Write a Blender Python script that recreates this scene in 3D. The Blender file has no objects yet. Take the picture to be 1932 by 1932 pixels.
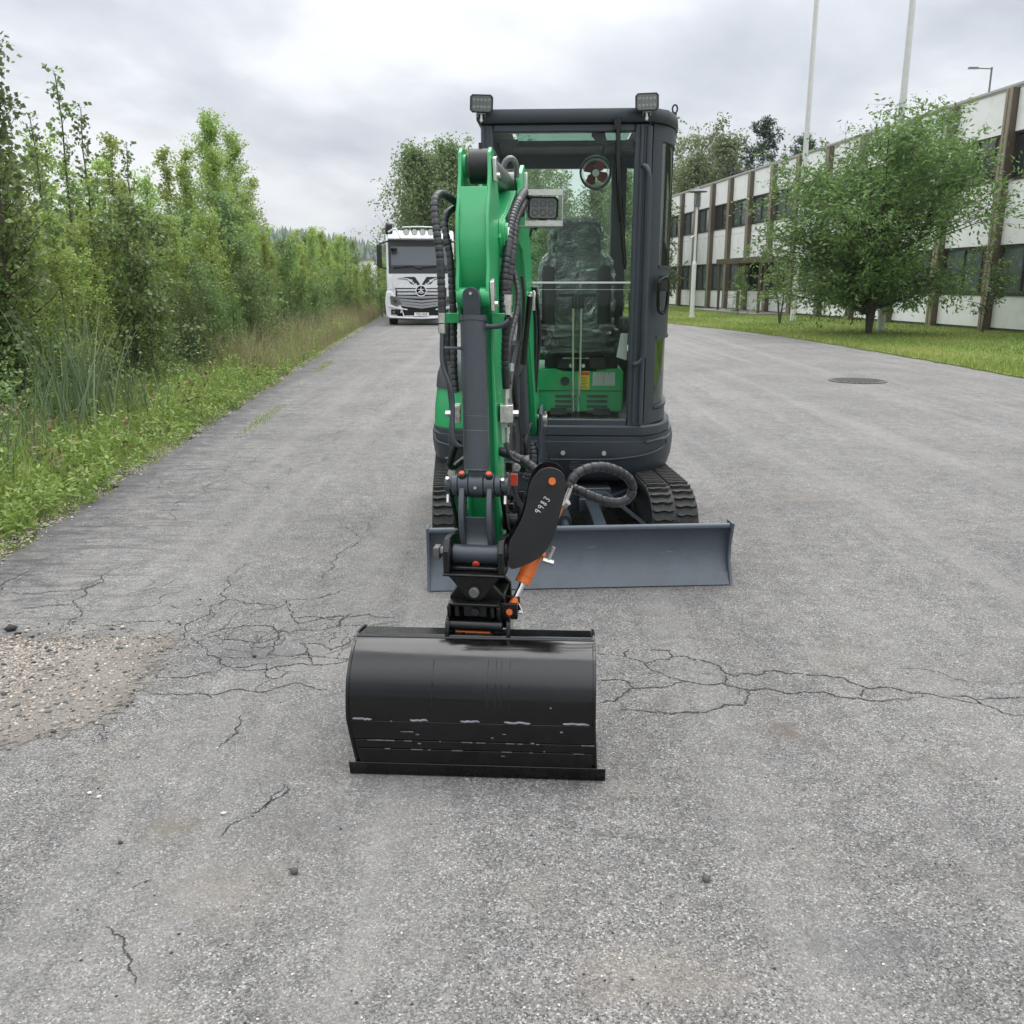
import bpy, math, random
import numpy as np
from mathutils import Matrix, Vector
from mathutils.geometry import tessellate_polygon

SC = bpy.context.scene
COL = SC.collection
R_ = math.radians

# ------------------------------------------------------------------ camera, sky, sun, exposure
CAM_H, PITCH, FOC = 1.5, 14.2, 1700.0 / 1932.0
cam = bpy.data.cameras.new("camera")
cam.sensor_width = 36
cam.lens = 36 * FOC
cam.clip_start, cam.clip_end = 0.05, 6000
camo = bpy.data.objects.new("camera", cam)
COL.objects.link(camo)
camo.location = (0, 0, CAM_H)
camo.rotation_euler = (R_(90 - PITCH), 0, 0)
SC.camera = camo

SUN_EL, SUN_AZ = 62, 20
W = bpy.data.worlds.new("World")
SC.world = W
W.use_nodes = True
nt = W.node_tree
for n in list(nt.nodes):
    nt.nodes.remove(n)


def N(tree, t, **kw):
    n = tree.nodes.new(t)
    for k, v in kw.items():
        if k.startswith("i_"):
            n.inputs[k[2:]].default_value = v
        else:
            setattr(n, k, v)
    return n


def ramp(tree, stops, fac=None):
    r = tree.nodes.new("ShaderNodeValToRGB")
    els = r.color_ramp.elements
    while len(els) < len(stops):
        els.new(0.5)
    for e, (p, c) in zip(els, stops):
        e.position = p
        if not isinstance(c, (tuple, list)):
            c = (c, c, c)
        e.color = (c[0], c[1], c[2], 1)
    if fac is not None:
        tree.links.new(fac, r.inputs[0])
    return r.outputs[0]


def mixc(tree, fac, a, b, blend="MIX"):
    m = tree.nodes.new("ShaderNodeMix")
    m.data_type = "RGBA"
    m.blend_type = blend
    for sock, v in ((m.inputs[0], fac), (m.inputs[6], a), (m.inputs[7], b)):
        if isinstance(v, bpy.types.NodeSocket):
            tree.links.new(v, sock)
        elif isinstance(v, (tuple, list)):
            sock.default_value = (v[0], v[1], v[2], 1)
        else:
            sock.default_value = v
    return m.outputs[2]


def mathn(tree, op, a, b=None):
    m = tree.nodes.new("ShaderNodeMath")
    m.operation = op
    for i, v in enumerate((a, b)):
        if v is None:
            continue
        if isinstance(v, bpy.types.NodeSocket):
            tree.links.new(v, m.inputs[i])
        else:
            m.inputs[i].default_value = v
    return m.outputs[0]


tc = N(nt, "ShaderNodeTexCoord")
sep = N(nt, "ShaderNodeSeparateXYZ")
nt.links.new(tc.outputs["Generated"], sep.inputs[0])
zc = mathn(nt, "MAXIMUM", sep.outputs[2], 0.0)
den = mathn(nt, "ADD", zc, 0.30)
cx = mathn(nt, "DIVIDE", sep.outputs[0], den)
cy = mathn(nt, "DIVIDE", sep.outputs[1], den)
cmb = N(nt, "ShaderNodeCombineXYZ")
nt.links.new(cx, cmb.inputs[0])
nt.links.new(cy, cmb.inputs[1])
n1 = N(nt, "ShaderNodeTexNoise", i_Scale=1.05, i_Detail=7.0, i_Roughness=0.52, i_Distortion=0.2)
nt.links.new(cmb.outputs[0], n1.inputs["Vector"])
cloud = ramp(nt, [(0.36, (0.50, 0.525, 0.575)), (0.46, (0.66, 0.685, 0.73)), (0.53, (0.84, 0.855, 0.885)),
                  (0.61, (0.93, 0.935, 0.95))], n1.outputs[0])
# an overcast sky is brighter overhead than at the horizon
grad = mathn(nt, "ADD", mathn(nt, "ADD", zc, 0.53), mathn(nt, "MULTIPLY", mathn(nt, "MAXIMUM", mathn(nt, "SUBTRACT", zc, 0.27), 0.0), 0.9))
cl2 = mixc(nt, 1.0, cloud, (1, 1, 1), "MULTIPLY")
vm = N(nt, "ShaderNodeVectorMath", operation="SCALE")
nt.links.new(cl2, vm.inputs[0])
nt.links.new(grad, vm.inputs["Scale"])
sky = N(nt, "ShaderNodeTexSky", sky_type="NISHITA", sun_disc=False, sun_elevation=R_(SUN_EL), sun_rotation=R_(SUN_AZ))
sks = N(nt, "ShaderNodeVectorMath", operation="SCALE")
nt.links.new(sky.outputs[0], sks.inputs[0])
sks.inputs["Scale"].default_value = 0.08
fin = mixc(nt, 0.93, sks.outputs[0], vm.outputs[0])
bg = N(nt, "ShaderNodeBackground", i_Strength=1.0)
nt.links.new(fin, bg.inputs[0])
wo = N(nt, "ShaderNodeOutputWorld")
nt.links.new(bg.outputs[0], wo.inputs[0])

sd = bpy.data.lights.new("sun", "SUN")
sd.energy = 1.3
sd.angle = R_(48)
sd.color = (1.0, 0.97, 0.93)
so = bpy.data.objects.new("sun", sd)
COL.objects.link(so)
a = R_(SUN_AZ)
sdir = Vector((math.sin(a) * math.cos(R_(SUN_EL)), math.cos(a) * math.cos(R_(SUN_EL)), math.sin(R_(SUN_EL))))
so.rotation_euler = sdir.to_track_quat("Z", "Y").to_euler()
so.location = (0, 0, 30)

vs = SC.view_settings
SC.display_settings.display_device = "sRGB"
vs.view_transform = "Standard"
vs.look = "None"
vs.exposure = 0.7
vs.gamma = 1
vs.use_curve_mapping = False
try:
    SC.cycles.max_bounces = 8
    SC.cycles.transparent_max_bounces = 24
    SC.cycles.diffuse_bounces = 4
    SC.cycles.use_denoising = True
except Exception:
    pass

# ------------------------------------------------------------------ measuring helpers (photo read at 1932 px, f = 1700 px)
cp, sp = math.cos(R_(PITCH)), math.sin(R_(PITCH))


def ray(px, py):
    r = (px - 966) / 1700.0
    u = (966 - py) / 1700.0
    return r, cp + u * sp, -sp + u * cp


def at(px, py, Y):
    a_, b_, c_ = ray(px, py)
    t = Y / b_
    return Vector((a_ * t, Y, CAM_H + c_ * t))


def gnd(px, py, z=0.0):
    a_, b_, c_ = ray(px, py)
    t = (z - CAM_H) / c_
    return Vector((a_ * t, b_ * t, z))


# ------------------------------------------------------------------ materials
MATS = {}


def new_mat(name):
    m = bpy.data.materials.new(name)
    m.use_nodes = True
    t = m.node_tree
    b = t.nodes["Principled BSDF"]
    MATS[name] = m
    return m, t, b


def paint(name, col, rough=0.4, metal=0.0, var=0.12, scale=6.0, bump=0.0, bscale=60.0, spec=0.5, coat=0.0, dirt=None, dirt_amt=0.0):
    m, t, b = new_mat(name)
    tcn = N(t, "ShaderNodeTexCoord")
    nz = N(t, "ShaderNodeTexNoise", i_Scale=scale, i_Detail=5.0, i_Roughness=0.6)
    t.links.new(tcn.outputs["Object"], nz.inputs["Vector"])
    lo = tuple(c * (1 - var) for c in col)
    hi = tuple(min(1, c * (1 + var)) for c in col)
    c = ramp(t, [(0.3, lo), (0.7, hi)], nz.outputs[0])
    if dirt:
        nd = N(t, "ShaderNodeTexNoise", i_Scale=scale * 3.1, i_Detail=8.0, i_Roughness=0.7)
        t.links.new(tcn.outputs["Object"], nd.inputs["Vector"])
        f = ramp(t, [(0.5, 0.0), (0.75, dirt_amt)], nd.outputs[0])
        c = mixc(t, f, c, dirt)
    t.links.new(c, b.inputs["Base Color"])
    rr = ramp(t, [(0.3, max(0.02, rough - 0.07)), (0.7, min(1, rough + 0.07))], nz.outputs[0])
    t.links.new(rr, b.inputs["Roughness"])
    b.inputs["Metallic"].default_value = metal
    b.inputs["Specular IOR Level"].default_value = spec
    if coat:
        b.inputs["Coat Weight"].default_value = coat
        b.inputs["Coat Roughness"].default_value = 0.12
    if bump:
        nb = N(t, "ShaderNodeTexNoise", i_Scale=bscale, i_Detail=3.0)
        t.links.new(tcn.outputs["Object"], nb.inputs["Vector"])
        bp = N(t, "ShaderNodeBump", i_Strength=bump, i_Distance=0.01)
        t.links.new(nb.outputs[0], bp.inputs["Height"])
        t.links.new(bp.outputs[0], b.inputs["Normal"])
    return m


GREEN = paint("green_paint", (0.016, 0.33, 0.108), 0.36, var=0.08, scale=3, coat=0.25, bump=0.06, bscale=40, dirt=(0.10, 0.16, 0.09), dirt_amt=0.12)
GREY = paint("slate_grey_paint", (0.030, 0.040, 0.050), 0.38, var=0.10, scale=4, coat=0.2, bump=0.05, bscale=35, dirt=(0.07, 0.07, 0.07), dirt_amt=0.2)
GREYP = paint("slate_grey_moulded_plastic", (0.027, 0.035, 0.043), 0.5, var=0.08, scale=4, bump=0.12, bscale=300, dirt=(0.06, 0.06, 0.058), dirt_amt=0.2)
BLADEM = paint("blade_grey_paint", (0.085, 0.104, 0.124), 0.42, var=0.13, scale=3, bump=0.1, bscale=20, dirt=(0.05, 0.055, 0.06), dirt_amt=0.5)
BLACK = paint("black_gloss_paint", (0.0018, 0.0018, 0.0023), 0.17, var=0.2, scale=8, spec=0.50, bump=0.035, bscale=12, dirt=(0.014, 0.013, 0.012), dirt_amt=0.2)
BLACKC = paint("black_coupler_paint", (0.0045, 0.0045, 0.005), 0.30, var=0.25, scale=12, spec=0.34, bump=0.06, bscale=40, dirt=(0.03, 0.028, 0.026), dirt_amt=0.3)
BLACKM = paint("black_matt_plastic", (0.013, 0.0135, 0.015), 0.55, var=0.2, scale=8, dirt=(0.04, 0.04, 0.038), dirt_amt=0.25)
RUBBER = paint("black_rubber", (0.022, 0.022, 0.021), 0.7, var=0.25, scale=20, dirt=(0.14, 0.13, 0.12), dirt_amt=0.6, bump=0.2, bscale=90)
HOSE = paint("hose_wrap", (0.016, 0.017, 0.020), 0.42, var=0.25, scale=14, dirt=(0.10, 0.10, 0.10), dirt_amt=0.3)
ZINC = paint("zinc_steel", (0.62, 0.62, 0.58), 0.3, metal=0.85, var=0.12, scale=30, bump=0.1, bscale=120)
CHROME = paint("chrome_rod", (0.8, 0.8, 0.8), 0.1, metal=1.0, var=0.03)
STEELD = paint("cast_steel", (0.16, 0.165, 0.16), 0.42, metal=0.6, var=0.2, scale=20, bump=0.2, bscale=80)
ORANGE = paint("orange_paint", (0.72, 0.16, 0.03), 0.4, var=0.08)
REDM = paint("red_plastic", (0.16, 0.012, 0.010), 0.4)
REDCAP = paint("red_grease_cap", (0.60, 0.07, 0.04), 0.45)
WHITEP = paint("white_truck_paint", (0.74, 0.75, 0.77), 0.25, var=0.03, coat=0.5, dirt=(0.45, 0.44, 0.42), dirt_amt=0.2)
SILVER = paint("silver_slat", (0.42, 0.43, 0.45), 0.35, metal=0.2, var=0.06)
WHITE = paint("white_pole_paint", (0.62, 0.62, 0.60), 0.5, var=0.06, dirt=(0.4, 0.38, 0.33), dirt_amt=0.4)
WALLW = paint("white_concrete_panel", (0.86, 0.86, 0.85), 0.75, var=0.05, scale=0.7, bump=0.25, bscale=14, dirt=(0.5, 0.48, 0.44), dirt_amt=0.3)
BROWN = paint("brown_metal_trim", (0.105, 0.082, 0.058), 0.55, var=0.12, scale=2)
BROWNL = paint("light_brown_trim", (0.27, 0.23, 0.165), 0.5, var=0.1, scale=2)
FRAMEB = paint("dark_window_frame", (0.045, 0.036, 0.030), 0.5)
CURTAIN = paint("grey_curtain", (0.30, 0.34, 0.33), 0.9, var=0.25, scale=5)
CONC = paint("grey_concrete", (0.24, 0.235, 0.22), 0.85, var=0.2, scale=6, bump=0.4, bscale=40)
SEATM = paint("black_seat_fabric", (0.018, 0.018, 0.019), 0.7, var=0.2)
YELLOW = paint("yellow_label", (0.75, 0.60, 0.03), 0.5, var=0.05)
REDL = paint("red_label", (0.62, 0.05, 0.03), 0.5, var=0.05)
PAPER = paint("grey_label", (0.55, 0.56, 0.55), 0.5, var=0.05)
LAMPG = paint("lamp_reflector_grey", (0.22, 0.225, 0.19), 0.35, var=0.3, scale=60)
PRINT = paint("label_print", (0.06, 0.06, 0.06), 0.6)
BLUE = paint("blue_paint", (0.05, 0.25, 0.55), 0.5)
ROOFM = paint("roof_flashing", (0.42, 0.41, 0.39), 0.5)
CAST = paint("cast_iron", (0.055, 0.052, 0.048), 0.6, var=0.3, scale=30, bump=0.3, bscale=80)
BARK = paint("grey_bark", (0.085, 0.070, 0.055), 0.9, var=0.35, scale=9, bump=0.5, bscale=30)
BARKB = paint("pale_birch_bark", (0.30, 0.26, 0.21), 0.85, var=0.45, scale=12, bump=0.4, bscale=30)


def glassm(name, tint, refl=0.10, rough=0.02, fk=0.75):
    m = bpy.data.materials.new(name)
    m.use_nodes = True
    t = m.node_tree
    t.nodes.clear()
    o = N(t, "ShaderNodeOutputMaterial")
    tr = N(t, "ShaderNodeBsdfTransparent")
    tr.inputs[0].default_value = (*tint, 1)
    gl = N(t, "ShaderNodeBsdfGlossy")
    gl.inputs["Roughness"].default_value = rough
    lw = N(t, "ShaderNodeFresnel")
    lw.inputs[0].default_value = 1.45
    f = mathn(t, "ADD", mathn(t, "MULTIPLY", lw.outputs[0], fk), max(0.0, refl - 0.03))
    mx = N(t, "ShaderNodeMixShader")
    t.links.new(f, mx.inputs[0])
    t.links.new(tr.outputs[0], mx.inputs[1])
    t.links.new(gl.outputs[0], mx.inputs[2])
    t.links.new(mx.outputs[0], o.inputs[0])
    return m


GLASS = glassm("green_tinted_glass", (0.94, 0.99, 0.96), 0.01, 0.02, 0.5)
GLASSD = glassm("dark_green_tinted_glass", (0.50, 0.66, 0.56), 0.10)
SUNGLASS = glassm("sunroof_tint", (0.55, 0.68, 0.60), 0.03, 0.05, 0.12)
CLEAR = glassm("clear_lens", (0.92, 0.94, 0.92), 0.07)

m, t, b = new_mat("dark_window_pane")
b.inputs["Base Color"].default_value = (0.03, 0.036, 0.038, 1)
b.inputs["Roughness"].default_value = 0.06
b.inputs["Specular IOR Level"].default_value = 0.9
PANE = m
m, t, b = new_mat("curtained_window_pane")
tcn = N(t, "ShaderNodeTexCoord")
wv = N(t, "ShaderNodeTexWave", i_Scale=3.5, i_Distortion=2.0, i_Detail=2.0)
wv.bands_direction = "X"
t.links.new(tcn.outputs["Object"], wv.inputs["Vector"])
t.links.new(ramp(t, [(0.2, (0.10, 0.13, 0.13)), (0.8, (0.24, 0.28, 0.27))], wv.outputs[0]), b.inputs["Base Color"])
b.inputs["Roughness"].default_value = 0.08
b.inputs["Specular IOR Level"].default_value = 0.9
PANEC = m

m, t, b = new_mat("truck_windscreen_glass")
b.inputs["Base Color"].default_value = (0.085, 0.10, 0.115, 1)
b.inputs["Roughness"].default_value = 0.08
TPANE = m

# crumpled clear film over the seat
m, t, b = new_mat("crumpled_plastic_film")
tcn = N(t, "ShaderNodeTexCoord")
nz = N(t, "ShaderNodeTexNoise", i_Scale=5.0, i_Detail=6.0, i_Roughness=0.62, i_Distortion=1.6)
t.links.new(tcn.outputs["Object"], nz.inputs["Vector"])
bp = N(t, "ShaderNodeBump", i_Strength=1.0, i_Distance=0.18)
t.links.new(nz.outputs[0], bp.inputs["Height"])
for nn in list(t.nodes):
    if nn.type == "BSDF_PRINCIPLED":
        t.nodes.remove(nn)
gl = N(t, "ShaderNodeBsdfGlossy")
gl.inputs["Roughness"].default_value = 0.12
gl.inputs[0].default_value = (0.75, 0.78, 0.78, 1)
t.links.new(bp.outputs[0], gl.inputs["Normal"])
df = N(t, "ShaderNodeBsdfTransparent")
dd = N(t, "ShaderNodeBsdfDiffuse")
dd.inputs[0].default_value = (0.35, 0.38, 0.38, 1)
t.links.new(bp.outputs[0], dd.inputs["Normal"])
m1 = N(t, "ShaderNodeMixShader")
lwf = N(t, "ShaderNodeLayerWeight")
lwf.inputs[0].default_value = 0.5
t.links.new(bp.outputs[0], lwf.inputs["Normal"])
ff = ramp(t, [(0.05, 0.04), (0.34, 0.08), (0.52, 0.6), (1.0, 0.95)], lwf.outputs["Facing"])
t.links.new(ff, m1.inputs[0])
t.links.new(df.outputs[0], m1.inputs[1])
t.links.new(gl.outputs[0], m1.inputs[2])
m2 = N(t, "ShaderNodeMixShader")
m2.inputs[0].default_value = 0.13
t.links.new(m1.outputs[0], m2.inputs[1])
t.links.new(dd.outputs[0], m2.inputs[2])
t.links.new(m2.outputs[0], t.nodes["Material Output"].inputs[0])
FILM = m


def leafm(name, c1, c2, c3, trans=0.35):
    """leaf colour by a per-leaf random value stored on the faces"""
    m = bpy.data.materials.new(name)
    m.use_nodes = True
    t = m.node_tree
    t.nodes.clear()
    o = N(t, "ShaderNodeOutputMaterial")
    at_ = N(t, "ShaderNodeAttribute", attribute_name="rnd")
    col = ramp(t, [(0.0, c1), (0.55, c2), (1.0, c3)], at_.outputs["Fac"])
    oi = N(t, "ShaderNodeObjectInfo")
    hs = N(t, "ShaderNodeHueSaturation")
    t.links.new(mathn(t, "ADD", mathn(t, "MULTIPLY", oi.outputs["Random"], 0.45), 0.78), hs.inputs["Value"])
    t.links.new(mathn(t, "ADD", mathn(t, "MULTIPLY", oi.outputs["Random"], 0.03), 0.485), hs.inputs["Hue"])
    t.links.new(col, hs.inputs["Color"])
    p = N(t, "ShaderNodeBsdfPrincipled")
    p.inputs["Roughness"].default_value = 0.42
    p.inputs["Specular IOR Level"].default_value = 0.5
    t.links.new(hs.outputs[0], p.inputs["Base Color"])
    tl = N(t, "ShaderNodeBsdfTranslucent")
    t.links.new(hs.outputs[0], tl.inputs[0])
    mx = N(t, "ShaderNodeMixShader")
    mx.inputs[0].default_value = trans
    t.links.new(p.outputs[0], mx.inputs[1])
    t.links.new(tl.outputs[0], mx.inputs[2])
    t.links.new(mx.outputs[0], o.inputs[0])
    return m


L_BIRCH = leafm("birch_leaf", (0.19, 0.28, 0.065), (0.31, 0.425, 0.105), (0.52, 0.56, 0.18), 0.45)
L_DARK = leafm("dark_leaf", (0.095, 0.155, 0.06), (0.17, 0.25, 0.085), (0.3, 0.38, 0.13), 0.38)
L_CHERRY = leafm("willow_green_leaf", (0.08, 0.15, 0.045), (0.145, 0.235, 0.065), (0.28, 0.38, 0.11), 0.38)
L_POPLAR = leafm("poplar_leaf", (0.115, 0.175, 0.07), (0.21, 0.28, 0.115), (0.36, 0.42, 0.19), 0.42)
L_CONIF = leafm("conifer_needle", (0.019, 0.049, 0.026), (0.039, 0.078, 0.039), (0.065, 0.111, 0.052), 0.1)
L_REED = leafm("reed_blade", (0.075, 0.115, 0.055), (0.13, 0.175, 0.09), (0.26, 0.3, 0.15), 0.3)
L_GRASS = leafm("grass_blade", (0.15, 0.21, 0.05), (0.26, 0.32, 0.08), (0.46, 0.44, 0.18), 0.35)
L_DRY = leafm("dry_grass_blade", (0.2, 0.2, 0.09), (0.34, 0.32, 0.16), (0.52, 0.45, 0.26), 0.3)
L_WEED = leafm("weed_leaf", (0.13, 0.22, 0.045), (0.23, 0.35, 0.07), (0.4, 0.46, 0.13), 0.38)
L_LAWN = leafm("lawn_blade", (0.14, 0.19, 0.035), (0.22, 0.28, 0.055), (0.4, 0.37, 0.13), 0.35)
L_RUST = leafm("rusty_dry_stem", (0.099, 0.072, 0.040), (0.198, 0.143, 0.066), (0.317, 0.257, 0.106), 0.2)


def ground_nodes(t, b, col_lo, col_hi, patch, speck=170.0, bump=0.5):
    pass


# asphalt: bleached grey aggregate with stains and wear of its own
m, t, b = new_mat("worn_asphalt")
geo = N(t, "ShaderNodeNewGeometry")
pos = geo.outputs["Position"]


def tn(scale, det=4.0, rough=0.6, dist=0.0, vec=None):
    n = N(t, "ShaderNodeTexNoise", i_Scale=scale, i_Detail=det, i_Roughness=rough, i_Distortion=dist)
    t.links.new(vec or pos, n.inputs["Vector"])
    return n.outputs[0]


base = ramp(t, [(0.32, (0.150, 0.146, 0.140)), (0.68, (0.208, 0.202, 0.193))], tn(0.8, 8, 0.62))
v1 = N(t, "ShaderNodeTexVoronoi", i_Scale=215.0)
t.links.new(pos, v1.inputs["Vector"])
sepc = N(t, "ShaderNodeSeparateColor")
t.links.new(v1.outputs["Color"], sepc.inputs[0])
grain = ramp(t, [(0.0, 0.22), (0.30, 0.68), (0.75, 1.22), (0.92, 1.65), (1.0, 2.7)], sepc.outputs[0])
c = mixc(t, 0.82, base, grain, "MULTIPLY")
fine = ramp(t, [(0.35, 0.40), (0.65, 1.55)], tn(420, 2, 0.7))
c = mixc(t, 0.55, c, fine, "MULTIPLY")
med = ramp(t, [(0.34, 0.62), (0.66, 1.28)], tn(9, 7, 0.72, 0.5))
c = mixc(t, 0.65, c, med, "MULTIPLY")
tan = ramp(t, [(0.52, 0.0), (0.72, 0.5)], tn(2.3, 8, 0.7, 0.6))
c = mixc(t, tan, c, (0.225, 0.198, 0.165))
bleach = ramp(t, [(0.58, 0.0), (0.72, 0.45)], tn(34, 6, 0.75, 0.8))
c = mixc(t, bleach, c, (0.33, 0.315, 0.29))
mp = N(t, "ShaderNodeMapping")
mp.inputs["Rotation"].default_value = (0, 0, R_(-4.9))
mp.inputs["Scale"].default_value = (2.2, 0.10, 1)
t.links.new(pos, mp.inputs[0])
streak = ramp(t, [(0.49, 0.0), (0.66, 0.42)], tn(1.0, 6, 0.6, 0.2, mp.outputs[0]))
c = mixc(t, streak, c, (0.27, 0.262, 0.25))
dark = ramp(t, [(0.56, 0.0), (0.74, 0.42)], tn(5.5, 8, 0.78, 1.2))
c = mixc(t, dark, c, (0.085, 0.085, 0.088))
# damp, tar-dark band along the broken left edge
sx = N(t, "ShaderNodeSeparateXYZ")
t.links.new(pos, sx.inputs[0])
edge = mathn(t, "ADD", mathn(t, "ADD", sx.outputs[0], mathn(t, "MULTIPLY", sx.outputs[1], 0.085)), 2.525)
ew = mathn(t, "ADD", edge, mathn(t, "MULTIPLY", tn(6, 8, 0.8, 0.8), -1.5))
ef = ramp(t, [(0.0, 0.55), (0.30, 0.0)], mathn(t, "ADD", ew, 0.58))
c = mixc(t, ef, c, (0.055, 0.055, 0.058))
mp2 = N(t, "ShaderNodeMapping")
mp2.inputs["Rotation"].default_value = (0, 0, R_(14))
mp2.inputs["Scale"].default_value = (1.5, 8.0, 1)
t.links.new(pos, mp2.inputs[0])
smear = ramp(t, [(0.49, 0.0), (0.60, 0.75)], tn(1.6, 9, 0.72, 0.9, mp2.outputs[0]))
zone = ramp(t, [(0.0, 1.0), (0.55, 0.75), (1.0, 0.0)], mathn(t, "MULTIPLY", edge, 0.75))
c = mixc(t, mathn(t, "MULTIPLY", smear, zone), c, (0.052, 0.052, 0.055))
def spot(c, px, py, rx, ry, col, amt, sc_):
    g = gnd(px, py)
    mpn = N(t, "ShaderNodeMapping")
    mpn.inputs["Location"].default_value = (-g.x / rx, -g.y / ry, 0)
    mpn.inputs["Scale"].default_value = (1 / rx, 1 / ry, 1)
    t.links.new(pos, mpn.inputs[0])
    ln = N(t, "ShaderNodeVectorMath", operation="LENGTH")
    t.links.new(mpn.outputs[0], ln.inputs[0])
    v = mathn(t, "ADD", mathn(t, "MULTIPLY", ln.outputs["Value"], -0.5), tn(sc_, 8, 0.78, 0.8))
    return mixc(t, ramp(t, [(0.22, 0.0), (0.50, amt)], v), c, col)


c = spot(c, 1490, 1385, .16, .16, (0.12, 0.095, 0.075), .85, 14)
c = spot(c, 420, 1680, .42, .38, (0.24, 0.218, 0.185), .5, 13)
c = spot(c, 560, 1560, .30, .30, (0.11, 0.105, 0.10), .5, 11)
c = spot(c, 330, 1560, .22, .2, (0.13, 0.11, 0.08), .6, 13)
c = spot(c, 1240, 1850, .5, .25, (0.25, 0.22, 0.185), .5, 12)
c = spot(c, 1640, 1790, .35, .2, (0.11, 0.11, 0.11), .5, 12)
c = spot(c, 620, 1240, .7, .45, (0.26, 0.25, 0.235), .45, 8)
c = spot(c, 480, 1230, .6, .35, (0.085, 0.085, 0.088), .6, 10)
t.links.new(c, b.inputs["Base Color"])
b.inputs["Roughness"].default_value = 0.85
b.inputs["Specular IOR Level"].default_value = 0.35
bp = N(t, "ShaderNodeBump", i_Strength=0.75, i_Distance=0.004)
t.links.new(v1.outputs["Distance"], bp.inputs["Height"])
bp2 = N(t, "ShaderNodeBump", i_Strength=0.5, i_Distance=0.02)
t.links.new(tn(20, 6, 0.7), bp2.inputs["Height"])
t.links.new(bp.outputs[0], bp2.inputs["Normal"])
t.links.new(bp2.outputs[0], b.inputs["Normal"])
ASPHALT = m


def soil(name, stops, scale=2.0, bump=0.6):
    m, t, b = new_mat(name)
    g = N(t, "ShaderNodeNewGeometry")
    n = N(t, "ShaderNodeTexNoise", i_Scale=scale, i_Detail=9.0, i_Roughness=0.7)
    t.links.new(g.outputs["Position"], n.inputs["Vector"])
    n2 = N(t, "ShaderNodeTexNoise", i_Scale=scale * 22, i_Detail=4.0, i_Roughness=0.7)
    t.links.new(g.outputs["Position"], n2.inputs["Vector"])
    c = ramp(t, stops, n.outputs[0])
    c = mixc(t, 0.7, c, ramp(t, [(0.3, 0.5), (0.7, 1.5)], n2.outputs[0]), "MULTIPLY")
    t.links.new(c, b.inputs["Base Color"])
    b.inputs["Roughness"].default_value = 0.95
    bp = N(t, "ShaderNodeBump", i_Strength=bump, i_Distance=0.03)
    t.links.new(n2.outputs[0], bp.inputs["Height"])
    t.links.new(bp.outputs[0], b.inputs["Normal"])
    return m


VERGE = soil("verge_soil", [(0.3, (0.040, 0.055, 0.020)), (0.6, (0.075, 0.095, 0.035)), (0.8, (0.11, 0.10, 0.06))])
LAWN = soil("lawn_ground", [(0.3, (0.085, 0.150, 0.025)), (0.55, (0.13, 0.20, 0.035)), (0.75, (0.24, 0.23, 0.09))], 0.8)
SAND = soil("sandy_gravel_ground", [(0.3, (0.27, 0.245, 0.21)), (0.6, (0.38, 0.35, 0.305)), (0.8, (0.46, 0.43, 0.38))], 5, 1.0)
HILLM = soil("wooded_hill", [(0.3, (0.030, 0.050, 0.028)), (0.7, (0.055, 0.08, 0.04))], 0.02)
CRACKM = paint("crack_dark", (0.034, 0.033, 0.032), 0.95)


def stonem(name):
    m, t, b = new_mat(name)
    at_ = N(t, "ShaderNodeAttribute", attribute_name="rnd")
    c = ramp(t, [(0.0, (0.03, 0.03, 0.03)), (0.25, (0.16, 0.155, 0.15)), (0.6, (0.36, 0.32, 0.27)),
                 (0.82, (0.42, 0.33, 0.27)), (1.0, (0.62, 0.58, 0.52))], at_.outputs["Fac"])
    t.links.new(c, b.inputs["Base Color"])
    b.inputs["Roughness"].default_value = 0.85
    return m


STONES = stonem("mixed_gravel_stone")


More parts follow.
